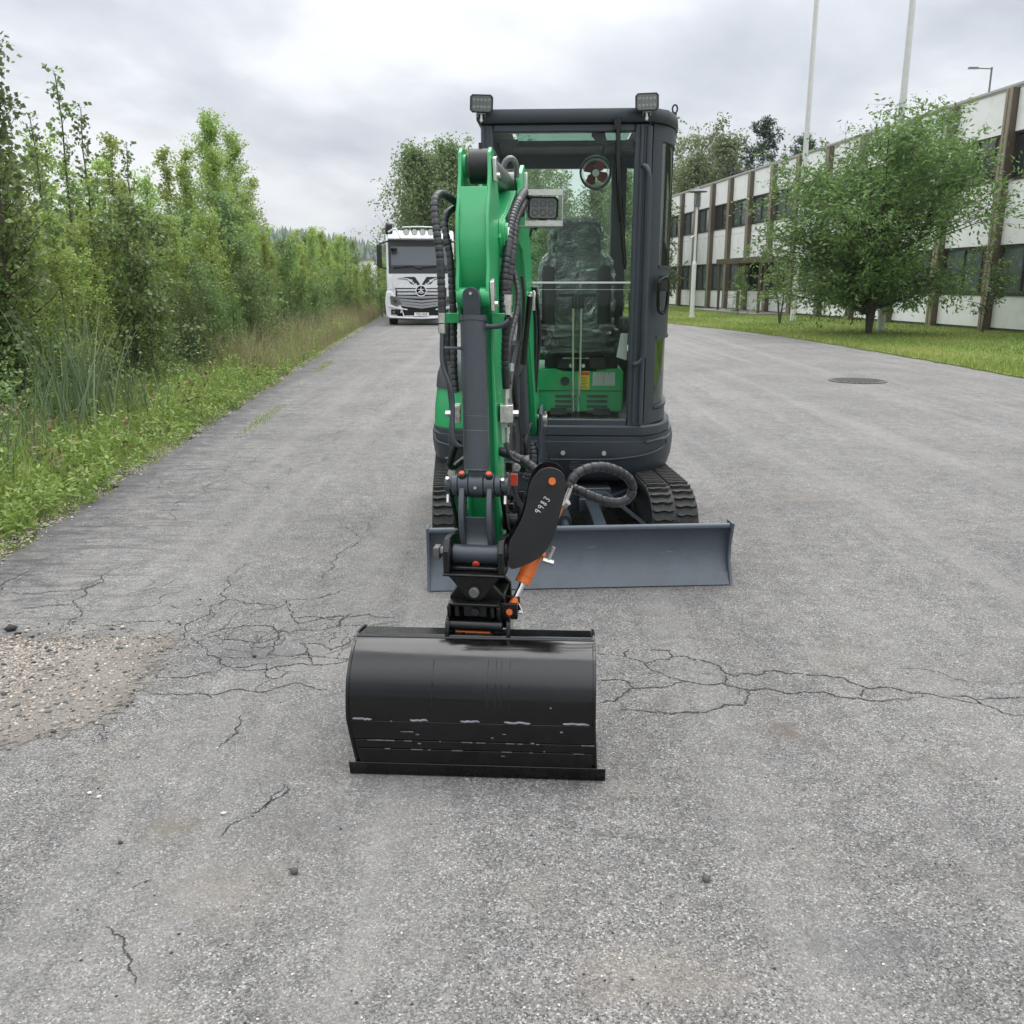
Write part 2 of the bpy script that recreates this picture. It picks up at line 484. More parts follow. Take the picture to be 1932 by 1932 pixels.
# ------------------------------------------------------------------ mesh builder
class MB:
    def __init__(self, mtx=None):
        self.v, self.f, self.m = [], [], mtx or Matrix()

    def add(self, vs_, fs, loc=None):
        o = len(self.v)
        mm = self.m @ loc if loc is not None else self.m
        for p in vs_:
            self.v.append(mm @ Vector(p))
        for q in fs:
            self.f.append([o + i for i in q])
        return self

    def box(self, c, s, rot=None):
        x, y, z = s[0] / 2, s[1] / 2, s[2] / 2
        vs_ = [(-x, -y, -z), (x, -y, -z), (x, y, -z), (-x, y, -z), (-x, -y, z), (x, -y, z), (x, y, z), (-x, y, z)]
        L = Matrix.Translation(Vector(c))
        if rot is not None:
            L = L @ (rot if isinstance(rot, Matrix) else Matrix.Rotation(rot, 4, "Z"))
        return self.add(vs_, [(0, 3, 2, 1), (4, 5, 6, 7), (0, 1, 5, 4), (1, 2, 6, 5), (2, 3, 7, 6), (3, 0, 4, 7)], L)

    def b2(self, x0, x1, y0, y1, z0, z1):
        return self.box(((x0 + x1) / 2, (y0 + y1) / 2, (z0 + z1) / 2), (abs(x1 - x0), abs(y1 - y0), abs(z1 - z0)))

    def cyl(self, p0, p1, r0, r1=None, n=20, cap=True):
        r1 = r0 if r1 is None else r1
        p0, p1 = Vector(p0), Vector(p1)
        d = (p1 - p0)
        if d.length < 1e-7:
            return self
        q = d.to_track_quat("Z", "Y").to_matrix()
        vs_ = []
        for p, r in ((p0, r0), (p1, r1)):
            for i in range(n):
                a_ = 2 * math.pi * i / n
                vs_.append(p + q @ Vector((math.cos(a_) * r, math.sin(a_) * r, 0)))
        fs = [(i, (i + 1) % n, n + (i + 1) % n, n + i) for i in range(n)]
        if cap:
            fs.append(tuple(range(n - 1, -1, -1)))
            fs.append(tuple(range(n, 2 * n)))
        return self.add(vs_, fs)

    def tube(self, pts, rad, n=10, cap=True):
        pts = [Vector(p) for p in pts]
        if not hasattr(rad, "__len__"):
            rad = [rad] * len(pts)
        tang = []
        for i in range(len(pts)):
            d = pts[min(i + 1, len(pts) - 1)] - pts[max(i - 1, 0)]
            tang.append(d.normalized() if d.length > 1e-9 else Vector((0, 0, 1)))
        up = Vector((0, 0, 1)) if abs(tang[0].z) < 0.9 else Vector((1, 0, 0))
        nrm = (up - tang[0] * up.dot(tang[0])).normalized()
        vs_ = []
        for p, tg, r in zip(pts, tang, rad):
            nrm = (nrm - tg * nrm.dot(tg))
            nrm = nrm.normalized() if nrm.length > 1e-6 else Vector((1, 0, 0))
            bn = tg.cross(nrm)
            for i in range(n):
                a_ = 2 * math.pi * i / n
                vs_.append(p + (nrm * math.cos(a_) + bn * math.sin(a_)) * r)
        fs = []
        for k in range(len(pts) - 1):
            for i in range(n):
                j = (i + 1) % n
                fs.append((k * n + i, k * n + j, (k + 1) * n + j, (k + 1) * n + i))
        if cap:
            fs.append(tuple(range(n - 1, -1, -1)))
            fs.append(tuple(range((len(pts) - 1) * n, len(pts) * n)))
        return self.add(vs_, fs)

    def prism(self, poly, axis, a0, a1, loc=None):
        """poly: 2-D outline; axis 'x': (y,z) 'y': (x,z) 'z': (x,y), extruded a0..a1"""
        def P(p, a_):
            return {"x": (a_, p[0], p[1]), "y": (p[0], a_, p[1]), "z": (p[0], p[1], a_)}[axis]
        n = len(poly)
        vs_ = [P(p, a0) for p in poly] + [P(p, a1) for p in poly]
        tri = tessellate_polygon([[Vector((p[0], p[1], 0)) for p in poly]])
        fs = [tuple(q) for q in tri] + [tuple(n + i for i in reversed(q)) for q in tri]
        fs += [(i, (i + 1) % n, n + (i + 1) % n, n + i) for i in range(n)]
        return self.add(vs_, fs, loc)

    def loft(self, loops, closed=True, cap=True):
        n = len(loops[0])
        vs_ = [p for L in loops for p in L]
        fs = []
        for k in range(len(loops) - 1):
            for i in range(n if closed else n - 1):
                j = (i + 1) % n
                fs.append((k * n + i, k * n + j, (k + 1) * n + j, (k + 1) * n + i))
        if cap and closed:
            fs.append(tuple(range(n - 1, -1, -1)))
            fs.append(tuple(range((len(loops) - 1) * n, len(loops) * n)))
        return self.add(vs_, fs)

    def lathe(self, prof, c=(0, 0, 0), n=24, loc=None):
        vs_ = []
        for r, z in prof:
            for i in range(n):
                a_ = 2 * math.pi * i / n
                vs_.append((c[0] + r * math.cos(a_), c[1] + r * math.sin(a_), c[2] + z))
        fs = []
        for k in range(len(prof) - 1):
            for i in range(n):
                j = (i + 1) % n
                fs.append((k * n + i, k * n + j, (k + 1) * n + j, (k + 1) * n + i))
        fs.append(tuple(range(n - 1, -1, -1)))
        fs.append(tuple(range((len(prof) - 1) * n, len(prof) * n)))
        return self.add(vs_, fs, loc)

    def mesh(self, name, mat, off=None, smooth=35):
        me = bpy.data.meshes.new(name)
        vs_ = self.v if off is None else [p - off for p in self.v]
        me.from_pydata([tuple(p) for p in vs_], [], self.f)
        me.validate()
        import bmesh
        bm = bmesh.new()
        bm.from_mesh(me)
        bmesh.ops.recalc_face_normals(bm, faces=bm.faces)
        bm.to_mesh(me)
        bm.free()
        if smooth:
            me.shade_smooth()
            me.set_sharp_from_angle(angle=R_(smooth))
        me.materials.append(mat)
        return me


def link(name, me, parent=None, label=None, cat=None, group=None, kind=None, bevel=0, mtx=None):
    o = bpy.data.objects.new(name, me)
    COL.objects.link(o)
    if parent is not None:
        o.parent = parent
    if mtx is not None:
        o.matrix_local = mtx
    for k, v in (("label", label), ("category", cat), ("group", group), ("kind", kind)):
        if v:
            o[k] = v
    if bevel:
        md = o.modifiers.new("bevel", "BEVEL")
        md.width = bevel
        md.segments = 2
        md.limit_method = "ANGLE"
        md.angle_limit = R_(38)
    return o


def empty(name, loc, label, cat, group=None, rotz=0, scale=1):
    o = bpy.data.objects.new(name, None)
    COL.objects.link(o)
    o.location = loc
    o.rotation_euler = (0, 0, rotz)
    o.scale = (scale,) * 3
    o.empty_display_size = 0.2
    o["label"] = label
    o["category"] = cat
    if group:
        o["group"] = group
    return o


def spline(pts, step=0.02):
    pts = [Vector(p) for p in pts]
    P = [pts[0] * 2 - pts[1]] + pts + [pts[-1] * 2 - pts[-2]]
    out = []
    for i in range(1, len(P) - 2):
        p0, p1, p2, p3 = P[i - 1], P[i], P[i + 1], P[i + 2]
        n = max(2, int((p2 - p1).length / step))
        for k in range(n):
            t_ = k / n
            out.append(0.5 * ((2 * p1) + (p2 - p0) * t_ + (2 * p0 - 5 * p1 + 4 * p2 - p3) * t_ * t_ + (3 * p1 - p0 - 3 * p2 + p3) * t_ ** 3))
    out.append(pts[-1])
    return out


def np_mesh(name, verts, faces4, mat, rnd=None):
    """verts (n,3), faces4 (m,4) quads or (m,3) tris; optional per-face random attribute"""
    me = bpy.data.meshes.new(name)
    k = faces4.shape[1]
    me.vertices.add(len(verts))
    me.vertices.foreach_set("co", np.ascontiguousarray(verts, dtype=np.float32).ravel())
    me.loops.add(faces4.size)
    me.loops.foreach_set("vertex_index", np.ascontiguousarray(faces4, dtype=np.int32).ravel())
    me.polygons.add(len(faces4))
    me.polygons.foreach_set("loop_start", np.arange(0, faces4.size, k, dtype=np.int32))
    me.update(calc_edges=True)
    if rnd is not None:
        at_ = me.attributes.new("rnd", "FLOAT", "FACE")
        at_.data.foreach_set("value", np.ascontiguousarray(rnd, dtype=np.float32))
    me.materials.append(mat)
    return me


def leaves_mesh(name, pos_, size, rng, mat, aspect=1.6, axis=None, flat=0.0, clump=None):
    """one folded two-quad-free rhombus per leaf"""
    n = len(pos_)
    d = rng.normal(size=(n, 3))
    if axis is not None:
        d = d * 0.55 + axis
    d /= np.linalg.norm(d, axis=1)[:, None] + 1e-9
    w = rng.normal(size=(n, 3))
    w[:, 2] *= (1 - flat)
    w = np.cross(d, np.cross(w, d))
    w /= np.linalg.norm(w, axis=1)[:, None] + 1e-9
    nn_ = np.cross(d, w)
    s = size * rng.uniform(0.6, 1.25, n)[:, None]
    L, Wd = s, s / aspect * 0.5
    v = np.empty((n, 4, 3))
    v[:, 0] = pos_
    v[:, 1] = pos_ + d * L * 0.45 + w * Wd + nn_ * L * 0.08
    v[:, 2] = pos_ + d * L
    v[:, 3] = pos_ + d * L * 0.45 - w * Wd + nn_ * L * 0.08
    f = np.arange(n * 4).reshape(n, 4)
    rnd = np.clip(rng.normal(0.45, 0.2, n) + (clump if clump is not None else 0), 0, 1)
    return np_mesh(name, v.reshape(-1, 3), f, mat, rnd)


def blades_mesh(name, base, h, width, rng, mat, lean=0.35, seg=3, clump=None):
    """grass/reed blades: tapering bent strips"""
    n = len(base)
    ang = rng.uniform(0, 2 * math.pi, n)
    dx, dy = np.cos(ang), np.sin(ang)
    ln = rng.uniform(0.1, 1, n) * lean
    hh = h * rng.uniform(0.55, 1.15, n) if np.isscalar(h) else h
    wa = rng.uniform(0, 2 * math.pi, n)
    wx, wy = np.cos(wa), np.sin(wa)
    v = np.empty((n, seg + 1, 2, 3))
    for k in range(seg + 1):
        t_ = k / seg
        bend = ln * hh * t_ ** 2
        cz = base[:, 2] + hh * t_ * (1 - 0.25 * ln * t_)
        cx_ = base[:, 0] + dx * bend
        cy_ = base[:, 1] + dy * bend
        wv_ = width * (1 - t_ ** 1.5 * 0.92) * 0.5
        for s_, q in ((0, -1), (1, 1)):
            v[:, k, s_, 0] = cx_ + q * wx * wv_
            v[:, k, s_, 1] = cy_ + q * wy * wv_
            v[:, k, s_, 2] = cz
    idx = np.arange(n)[:, None, None] * (seg + 1) * 2
    k = np.arange(seg)[None, :, None] * 2
    f = (idx + k + np.array([0, 1, 3, 2])[None, None, :]).reshape(-1, 4)
    rnd = np.repeat(np.clip(rng.normal(0.45, 0.22, n) + (clump if clump is not None else 0), 0, 1), seg)
    return np_mesh(name, v.reshape(-1, 3), f, mat, rnd)


# ------------------------------------------------------------------ ground, asphalt, lawn, cracks
rng = np.random.default_rng(7)


def road_left(Y):
    return -2.525 - 0.085 * Y


def flat(name, poly, z, mat, label=None, thick=None):
    mb = MB()
    if thick:
        mb.prism(poly, "z", z - thick, z)
    else:
        tri = tessellate_polygon([[Vector((p[0], p[1], 0)) for p in poly]])
        mb.add([(p[0], p[1], z) for p in poly], [tuple(q) for q in tri])
    me = mb.mesh(name, mat, smooth=0)
    return link(name, me, kind="structure", label=label)


flat("ground", [(-2500, -60), (2500, -60), (2500, 4000), (-2500, 4000)], -0.03, VERGE)
left_edge, Y = [], -4.0
rr = random.Random(3)
while Y < 49:
    left_edge.append((road_left(Y) + rr.uniform(-0.10, 0.10), Y))
    Y += 0.16 if Y < 12 else 0.5
lawn_line = [(7.2, 0), (8.0, 6), (8.3, 10), (8.37, 14.8), (8.35, 18.5), (8.24, 22.4), (7.95, 27), (7.2, 31.5), (6.2, 35.8), (5.4, 42), (4.6, 49)]
right_edge = []
for (x0, y0), (x1, y1) in zip(lawn_line, lawn_line[1:]):
    k = int((y1 - y0) / 0.3)
    for i in range(k):
        right_edge.append((x0 + (x1 - x0) * i / k + rr.uniform(-0.05, 0.05), y0 + (y1 - y0) * i / k))
right_edge.append(lawn_line[-1])
asp = [(12, -4)] + [(12, 0)] + right_edge + left_edge[::-1]
flat("asphalt_yard", asp, 0.0, ASPHALT, "worn grey cracked asphalt of the yard and road")
lawn_poly = right_edge + [(4.6, 110), (60, 110), (60, 0), (12.004, 0)]
flat("lawn", lawn_poly, 0.025, LAWN, "short green lawn between the asphalt and the office building", thick=0.05)


def crack(mb, pts, w=0.006, r=random.Random(5)):
    P = [gnd(*p) for p in pts]
    for _ in range(5):
        Q = [P[0]]
        for p, q in zip(P, P[1:]):
            d = q - p
            mid = (p + q) / 2 + Vector((-d.y, d.x, 0)) * r.uniform(-0.20, 0.20)
            Q += [mid, q]
        P = Q
    n = len(P)
    vs_, fs = [], []
    for i, p in enumerate(P):
        d = (P[min(i + 1, n - 1)] - P[max(i - 1, 0)])
        nn_ = Vector((-d.y, d.x, 0)).normalized()
        ww = w * r.choice([.15, .3, .45, .6, .9]) * (0.5 + min(1, 4 * min(i, n - 1 - i) / n) * 0.5)
        vs_ += [(p.x + nn_.x * ww, p.y + nn_.y * ww, 0.002), (p.x - nn_.x * ww, p.y - nn_.y * ww, 0.002)]
    for i in range(n - 1):
        fs.append((2 * i, 2 * i + 1, 2 * i + 3, 2 * i + 2))
    mb.add(vs_, fs)


cm = MB()
A_ = lambda L: [(1082 + .44 * x, 1159 + .44 * y) for x, y in L]
B_ = lambda L: [(.36 * x, 1004.6 + .36 * y) for x, y in L]
for L in ([(100, 165), (220, 180), (310, 220), (420, 185), (560, 200), (680, 262), (780, 262), (820, 245), (1000, 262), (1180, 290), (1260, 320), (1400, 325), (1500, 340), (1620, 360), (1740, 380), (1880, 432), (1990, 440)],
          [(310, 220), (430, 275), (480, 290), (640, 295), (740, 325), (860, 325), (960, 340), (1110, 345), (1220, 358), (1340, 370), (1400, 365), (1500, 345)],
          [(105, 382), (180, 375), (240, 320), (330, 315), (480, 290)],
          [(740, 325), (725, 390), (600, 408), (420, 430), (200, 410)],
          [(1740, 365), (1990, 370)], [(650, 262), (655, 300)], [(1245, 320), (1235, 355)],
          [(105, 285), (200, 280), (260, 318)], [(1620, 352), (1700, 355), (1740, 385)], [(330, 155), (410, 155), (420, 185)], [(220, 180), (240, 150)]):
    crack(cm, A_(L), 0.0062)
for L in ([(1390, 235), (1600, 262), (1700, 290), (1990, 290)],):
    crack(cm, A_(L), 0.003)
for L in ([(0, 305), (200, 200)], [(640, 165), (540, 260), (400, 385), (310, 520)], [(70, 315), (330, 305), (540, 265)],
          [(80, 410), (250, 385), (400, 385)], [(1290, 170), (1210, 280), (1185, 350), (1100, 430), (980, 480), (740, 465), (580, 490)],
          [(1185, 355), (1280, 375), (1450, 380)], [(1470, 350), (1540, 450), (1700, 450), (1932, 430), (2100, 440)],
          [(1050, 550), (1220, 500), (1400, 490), (1540, 520), (1740, 500), (1932, 500), (2100, 470)],
          [(1060, 600), (1220, 710), (1400, 690)], [(1120, 535), (1280, 570), (1380, 575), (1500, 540)], [(1570, 580), (1730, 620), (1840, 550)],
          [(1480, 650), (1600, 640), (1830, 660)], [(820, 765), (980, 760), (1130, 730)],
          [(750, 830), (920, 850), (1080, 850), (1220, 825), (1460, 815), (1560, 790), (1740, 825)],
          [(1220, 715), (1400, 720), (1640, 695), (1830, 660)], [(1320, 1475), (1420, 1410), (1510, 1325)],
          [(1260, 960), (1200, 1080), (1140, 1140)], [(1420, 480), (1460, 560), (1400, 640), (1470, 650)], [(1080, 850), (1110, 870)],
          [(980, 480), (960, 560), (1060, 600)], [(1540, 450), (1560, 480), (1700, 450)], [(1700, 450), (1800, 440), (1790, 500)],
          [(1640, 695), (1620, 640), (1570, 580)], [(1400, 690), (1440, 770)]):
    crack(cm, B_(L), 0.0048)
for L in ([(1300, 1490), (1150, 1600)], [(700, 1870), (800, 1820)], [(20, 430), (250, 430)], [(250, 560), (360, 480), (600, 490), (760, 520)]):
    crack(cm, B_(L), 0.003)
# fine cracks reaching down the road past the machine
for L in ([(700, 1100), (560, 1130), (470, 1160)], [(640, 980), (650, 1040), (600, 1100)], [(430, 880), (330, 950), (250, 985)],
          [(590, 790), (700, 770), (790, 790)], [(520, 860), (640, 850), (790, 870)], [(700, 700), (720, 760), (700, 840)],
          [(560, 720), (640, 700), (690, 660)], [(220, 1290), (200, 1400)], [(200, 1750), (240, 1800), (250, 1860)],
          [(380, 780), (500, 800), (620, 780)], [(500, 1530), (540, 1480)], [(700, 920), (780, 930)], [(300, 905), (420, 900), (520, 930)]):
    crack(cm, L, 0.004)
def web(px0, px1, py0, py1, cell, w, prob, seed, pw=1.0):
    """alligator cracking: jittered neighbours joined by thin cracks"""
    r = random.Random(seed)
    a0_, a1_ = gnd((px0 + px1) / 2, py0), gnd((px0 + px1) / 2, py1)
    y0_, y1_ = a1_.y, a0_.y
    ny_ = max(2, int((y1_ - y0_) / cell))
    L_, R__ = gnd(px0, (py0 + py1) / 2).x, gnd(px1, (py0 + py1) / 2).x
    nx_ = max(2, int((R__ - L_) / cell))
    G = {}
    for j in range(ny_ + 1):
        for i in range(nx_ + 1):
            G[i, j] = Vector((L_ + (R__ - L_) * i / nx_ + r.uniform(-.4, .4) * cell, y0_ + (y1_ - y0_) * j / ny_ + r.uniform(-.4, .4) * cell, 0))
    for (i, j), p in G.items():
        u_, v_ = (i / nx_ - .5) * 2, (j / ny_ - .5) * 2
        fade = 1 - min(1, math.hypot(u_, v_)) ** 2
        for q in ((i + 1, j), (i, j + 1), (i + 1, j + 1)):
            if q in G and r.random() < prob * fade * (.5 if q == (i + 1, j + 1) else 1):
                crack_w(cm, [p, G[q]], w * r.uniform(.5, 1.2), r)


def crack_w(mb, P, w, r):
    for _ in range(4):
        Q_ = [P[0]]
        for p, q in zip(P, P[1:]):
            d = q - p
            Q_ += [(p + q) / 2 + Vector((-d.y, d.x, 0)) * r.uniform(-0.22, 0.22), q]
        P = Q_
    n = len(P)
    vs_, fs = [], []
    for i, p in enumerate(P):
        d = (P[min(i + 1, n - 1)] - P[max(i - 1, 0)])
        nn_ = Vector((-d.y, d.x, 0)).normalized()
        ww = w * r.choice([.25, .5, .75, 1.0]) * (.4 + .6 * min(1, 5 * min(i, n - 1 - i) / n))
        vs_ += [(p.x + nn_.x * ww, p.y + nn_.y * ww, 0.0018), (p.x - nn_.x * ww, p.y - nn_.y * ww, 0.0018)]
    for i in range(n - 1):
        fs.append((2 * i, 2 * i + 1, 2 * i + 3, 2 * i + 2))
    mb.add(vs_, fs)


web(260, 760, 1130, 1340, .14, .0020, .75, 1)
web(430, 720, 1180, 1260, .08, .0018, .6, 2)
web(1120, 1420, 1190, 1330, .12, .0016, .5, 3)
web(0, 420, 1040, 1180, .20, .0022, .6, 4)
web(430, 700, 700, 1000, .42, .0032, .6, 5)
web(560, 760, 640, 760, .8, .006, .6, 6)
web(640, 860, 760, 1120, .35, .0022, .35, 7)
web(60, 420, 860, 1040, .22, .0026, .6, 8)
link("asphalt_crack", cm.mesh("asphalt_crack", CRACKM, smooth=0), kind="structure", label="branching dark cracks across the asphalt")

gp = [gnd(*p) for p in ((-60, 1200), (90, 1206), (200, 1200), (310, 1198), (335, 1215), (300, 1250), (270, 1290), (240, 1335), (170, 1370), (100, 1390), (-60, 1415))]
Q = []
for i in range(len(gp)):
    p, q = gp[i], gp[(i + 1) % len(gp)]
    for k in range(8):
        m_ = p.lerp(q, k / 8)
        Q.append((m_.x + rr.uniform(-.018, .018), m_.y + rr.uniform(-.018, .018)))
def edge_dist(x, y, poly):
    d = 9.0
    for k in range(len(poly)):
        x0, y0 = poly[k]
        x1, y1 = poly[(k + 1) % len(poly)]
        L2 = (x1 - x0) ** 2 + (y1 - y0) ** 2
        t_ = max(0, min(1, ((x - x0) * (x1 - x0) + (y - y0) * (y1 - y0)) / L2)) if L2 else 0
        d = min(d, math.hypot(x - x0 - t_ * (x1 - x0), y - y0 - t_ * (y1 - y0)))
    return d


def in_poly(x, y, poly):
    c_ = False
    j = len(poly) - 1
    for i in range(len(poly)):
        if (poly[i][1] > y) != (poly[j][1] > y) and x < (poly[j][0] - poly[i][0]) * (y - poly[i][1]) / (poly[j][1] - poly[i][1]) + poly[i][0]:
            c_ = not c_
        j = i
    return c_


QC = [(p.x, p.y) for p in gp]
gx_, gy_ = np.arange(-2.7, -1.0, .025), np.arange(2.5, 4.0, .025)
gv, gd_ = [], []
for y in gy_:
    for x in gx_:
        d = edge_dist(x, y, QC) * (1 if in_poly(x, y, QC) else -1)
        gv.append((x, y, .0025 + max(0, min(d, .12)) * .03))
        gd_.append(d)
gd_ = np.array(gd_)
nxg = len(gx_)
ff_ = []
for j in range(len(gy_) - 1):
    for i in range(nxg - 1):
        k = j * nxg + i
        if max(gd_[k], gd_[k + 1], gd_[k + nxg], gd_[k + nxg + 1]) > -.16:
            ff_.append((k, k + 1, k + nxg + 1, k + nxg))
me = np_mesh("sand_patch", np.array(gv), np.array(ff_), SAND)
at_ = me.attributes.new("edge", "FLOAT", "POINT")
at_.data.foreach_set("value", gd_.astype(np.float32))
link("sand_patch", me, kind="structure", label="patch of sandy gravel where the asphalt has broken away")
t = SAND.node_tree
ea = N(t, "ShaderNodeAttribute", attribute_name="edge")
g_ = N(t, "ShaderNodeNewGeometry")
nz = N(t, "ShaderNodeTexNoise", i_Scale=16.0, i_Detail=9.0, i_Roughness=0.75)
t.links.new(g_.outputs["Position"], nz.inputs["Vector"])
al = ramp(t, [(0.46, 0.0), (0.56, 1.0)], mathn(t, "ADD", nz.outputs[0], mathn(t, "MULTIPLY", ea.outputs["Fac"], 2.2)))
t.links.new(al, t.nodes["Principled BSDF"].inputs["Alpha"])


def stones_mesh(name, pts, sizes, rng, mat, rnd):
    ico = np.array([(0, 0, 1), (0.9, 0, 0.2), (0.28, 0.85, 0.25), (-0.73, 0.53, 0.15), (-0.7, -0.5, 0.3), (0.3, -0.85, 0.2),
                    (0.6, 0.4, -0.6), (-0.6, 0.1, -0.6), (0.2, -0.6, -0.6)])
    fc = np.array([(0, 1, 2), (0, 2, 3), (0, 3, 4), (0, 4, 5), (0, 5, 1), (1, 6, 2), (2, 7, 3), (3, 7, 4), (4, 8, 5), (5, 8, 1), (1, 8, 6), (2, 6, 7), (4, 7, 8)])
    n = len(pts)
    v = ico[None] * (1 + rng.uniform(-.25, .25, (n, 9, 1)))
    v = v * np.stack([np.ones(n), rng.uniform(.6, 1, n), rng.uniform(.35, .7, n)], 1)[:, None]
    a_ = rng.uniform(0, 6.28, n)
    c_, s_ = np.cos(a_), np.sin(a_)
    x = v[..., 0] * c_[:, None] - v[..., 1] * s_[:, None]
    y = v[..., 0] * s_[:, None] + v[..., 1] * c_[:, None]
    v = np.stack([x, y, v[..., 2]], -1) * sizes[:, None, None] + pts[:, None]
    f = (np.arange(n)[:, None, None] * 9 + fc[None]).reshape(-1, 3)
    return np_mesh(name, v.reshape(-1, 3), f, mat, np.repeat(rnd, 13))


pts, sz = [], []
while len(pts) < 7500:
    x, y = rr.uniform(-2.5, -1.2), rr.uniform(2.6, 3.9)
    if in_poly(x, y, QC) and edge_dist(x, y, QC) > rr.random() * .12 or (rr.random() < .04 and edge_dist(x, y, QC) < abs(rr.gauss(0, .12))):
        s_ = rr.choice([.0025, .003, .004, .005, .0065, .009])
        if rr.random() < 0.04:
            s_ = rr.uniform(0.010, 0.016)
        if x > -1.82 - .25 * (3.7 - y) + rr.gauss(0, .10) and rr.random() < 0.80:
            continue
        pts.append((x, y, 0.004 + s_ * 0.2))
        sz.append(s_)
me = stones_mesh("gravel", np.array(pts), np.array(sz), rng, STONES, np.clip(rng.normal(.5, .25, len(pts)), 0, 1))
link("gravel", me, kind="stuff", label="small loose gravel lying on the sandy patch")
pts, sz = [], []
for _ in range(420):
    p = gnd(rr.uniform(-50, 1980), rr.uniform(900, 1960))
    pts.append((p.x, p.y, 0.001))
    sz.append(rr.uniform(.002, .0055))
me = stones_mesh("grit", np.array(pts), np.array(sz), rng, STONES, np.where(rng.random(len(pts)) < .35, .02, .95))
link("grit", me, kind="stuff", label="scattered grit and tiny pebbles on the asphalt")
pts, sz = [], []
for _ in range(6500):
    y = 3.4 + 30 * rr.random() ** 2.2
    s_ = rr.choice([.004, .006, .008, .012]) * (1 + y * .02)
    pts.append((road_left(y) + rr.gauss(-.02, .055), y, -.002 + s_ * .3))
    sz.append(s_)
me = stones_mesh("edge_gravel", np.array(pts), np.array(sz), rng, STONES, np.clip(rng.normal(.62, .22, len(pts)), 0, 1))
link("edge_gravel", me, kind="stuff", label="crumbled pale gravel along the broken asphalt edge")
loose = [((20, 1190), .032, .02, "largest black lump of asphalt by the left edge of the sandy patch"),
         ((33, 1198), .02, .02, "black lump just right of the largest one behind the sandy patch"),
         ((78, 1246), .018, .05, "dark stone near the far left part of the gravel"),
         ((222, 1226), .016, .05, "dark grey stone at the back of the gravel patch"),
         ((60, 1282), .014, .03, "small black stone in the middle of the gravel"),
         ((80, 1345), .016, .8, "reddish stone in the lower middle of the gravel"),
         ((102, 1383), .013, .03, "black stone at the front edge of the gravel patch"),
         ((241, 1333), .012, .03, "black stone at the right edge of the gravel patch"),
         ((480, 1240), .014, .02, "black chip of asphalt lying on the cracked area"),
         ((378, 1132), .009, .02, "small black chip on the plain asphalt behind the cracks"),
         ((170, 1498), .010, .98, "left one of two white pebbles lying side by side"),
         ((187, 1505), .011, .98, "right one of two white pebbles lying side by side"),
         ((422, 1536), .011, .98, "single white pebble left of the bucket"),
         ((228, 1591), .010, .02, "single black chip in the left foreground"),
         ((555, 1647), .018, .08, "dark stone pressed into the asphalt in the foreground, below the bucket"),
         ((1332, 1661), .016, .10, "grey stone lying on the asphalt in the right foreground")]
for p, s_, rv, lab in loose:
    g = gnd(*p)
    me = stones_mesh("stone", np.array([(0, 0, s_ * .35)]), np.array([s_]), rng, STONES, np.array([rv]))
    o = link("stone", me, label=lab, cat="stone", group="loose stones on the asphalt")
    o.location = g

# manhole
mh = empty("manhole_cover", gnd(1618, 719), "round cast iron manhole cover set in the asphalt before the lawn", "manhole cover")
link("frame", MB().lathe([(.44, 0), (.44, .012), (.385, .014), (.385, 0)], n=40).mesh("frame", CAST), mh)
mb = MB().lathe([(.375, 0), (.375, .010), (.0, .0101)], n=40)
for i in range(-4, 5):
    L = math.sqrt(max(0, .33 ** 2 - (i * .075) ** 2))
    mb.box((i * .075, 0, .014), (.03, 2 * L, .009))
link("lid", mb.mesh("lid", CAST), mh)

# ------------------------------------------------------------------ EXCAVATOR
ROOT = Vector((0.28, 5.6, 0))
exc = empty("mini_excavator", ROOT, "green and grey mini excavator with closed cab, its black bucket resting on the asphalt", "excavator")


def rotm(px, py, ang):
    return Matrix.Translation((px, py, 0)) @ Matrix.Rotation(ang, 4, "Z") @ Matrix.Translation((-px, -py, 0))


MH = rotm(0.28, 5.2, R_(-3.0))            # upper structure
MU = rotm(0.30, 4.6, R_(3.8))             # undercarriage
ARMX, ARMY, ARMA = -0.130, 3.15, 7.0
MA = Matrix.Translation((ARMX, ARMY, 0)) @ Matrix.Rotation(R_(-ARMA), 4, "Z") @ Matrix.Translation((0, -ARMY, 0))
MS = MA @ Matrix(((1, 0, -.049, .049 * 1.66), (0, 1, 0, 0), (0, 0, 1, 0), (0, 0, 0, 1)))   # the stick hangs slightly aslant in its swung position
MAi = MS.inverted()


def part(name, mb, mat, parent=None, bevel=0, smooth=35, label=None):
    me = mb.mesh(name, mat, off=ROOT, smooth=smooth)
    return link(name, me, parent or exc, bevel=bevel, label=label)


def sub(name, mb, mat, parent, bevel=0, smooth=35, label=None):
    return part(name, mb, mat, parent, bevel, smooth, label)


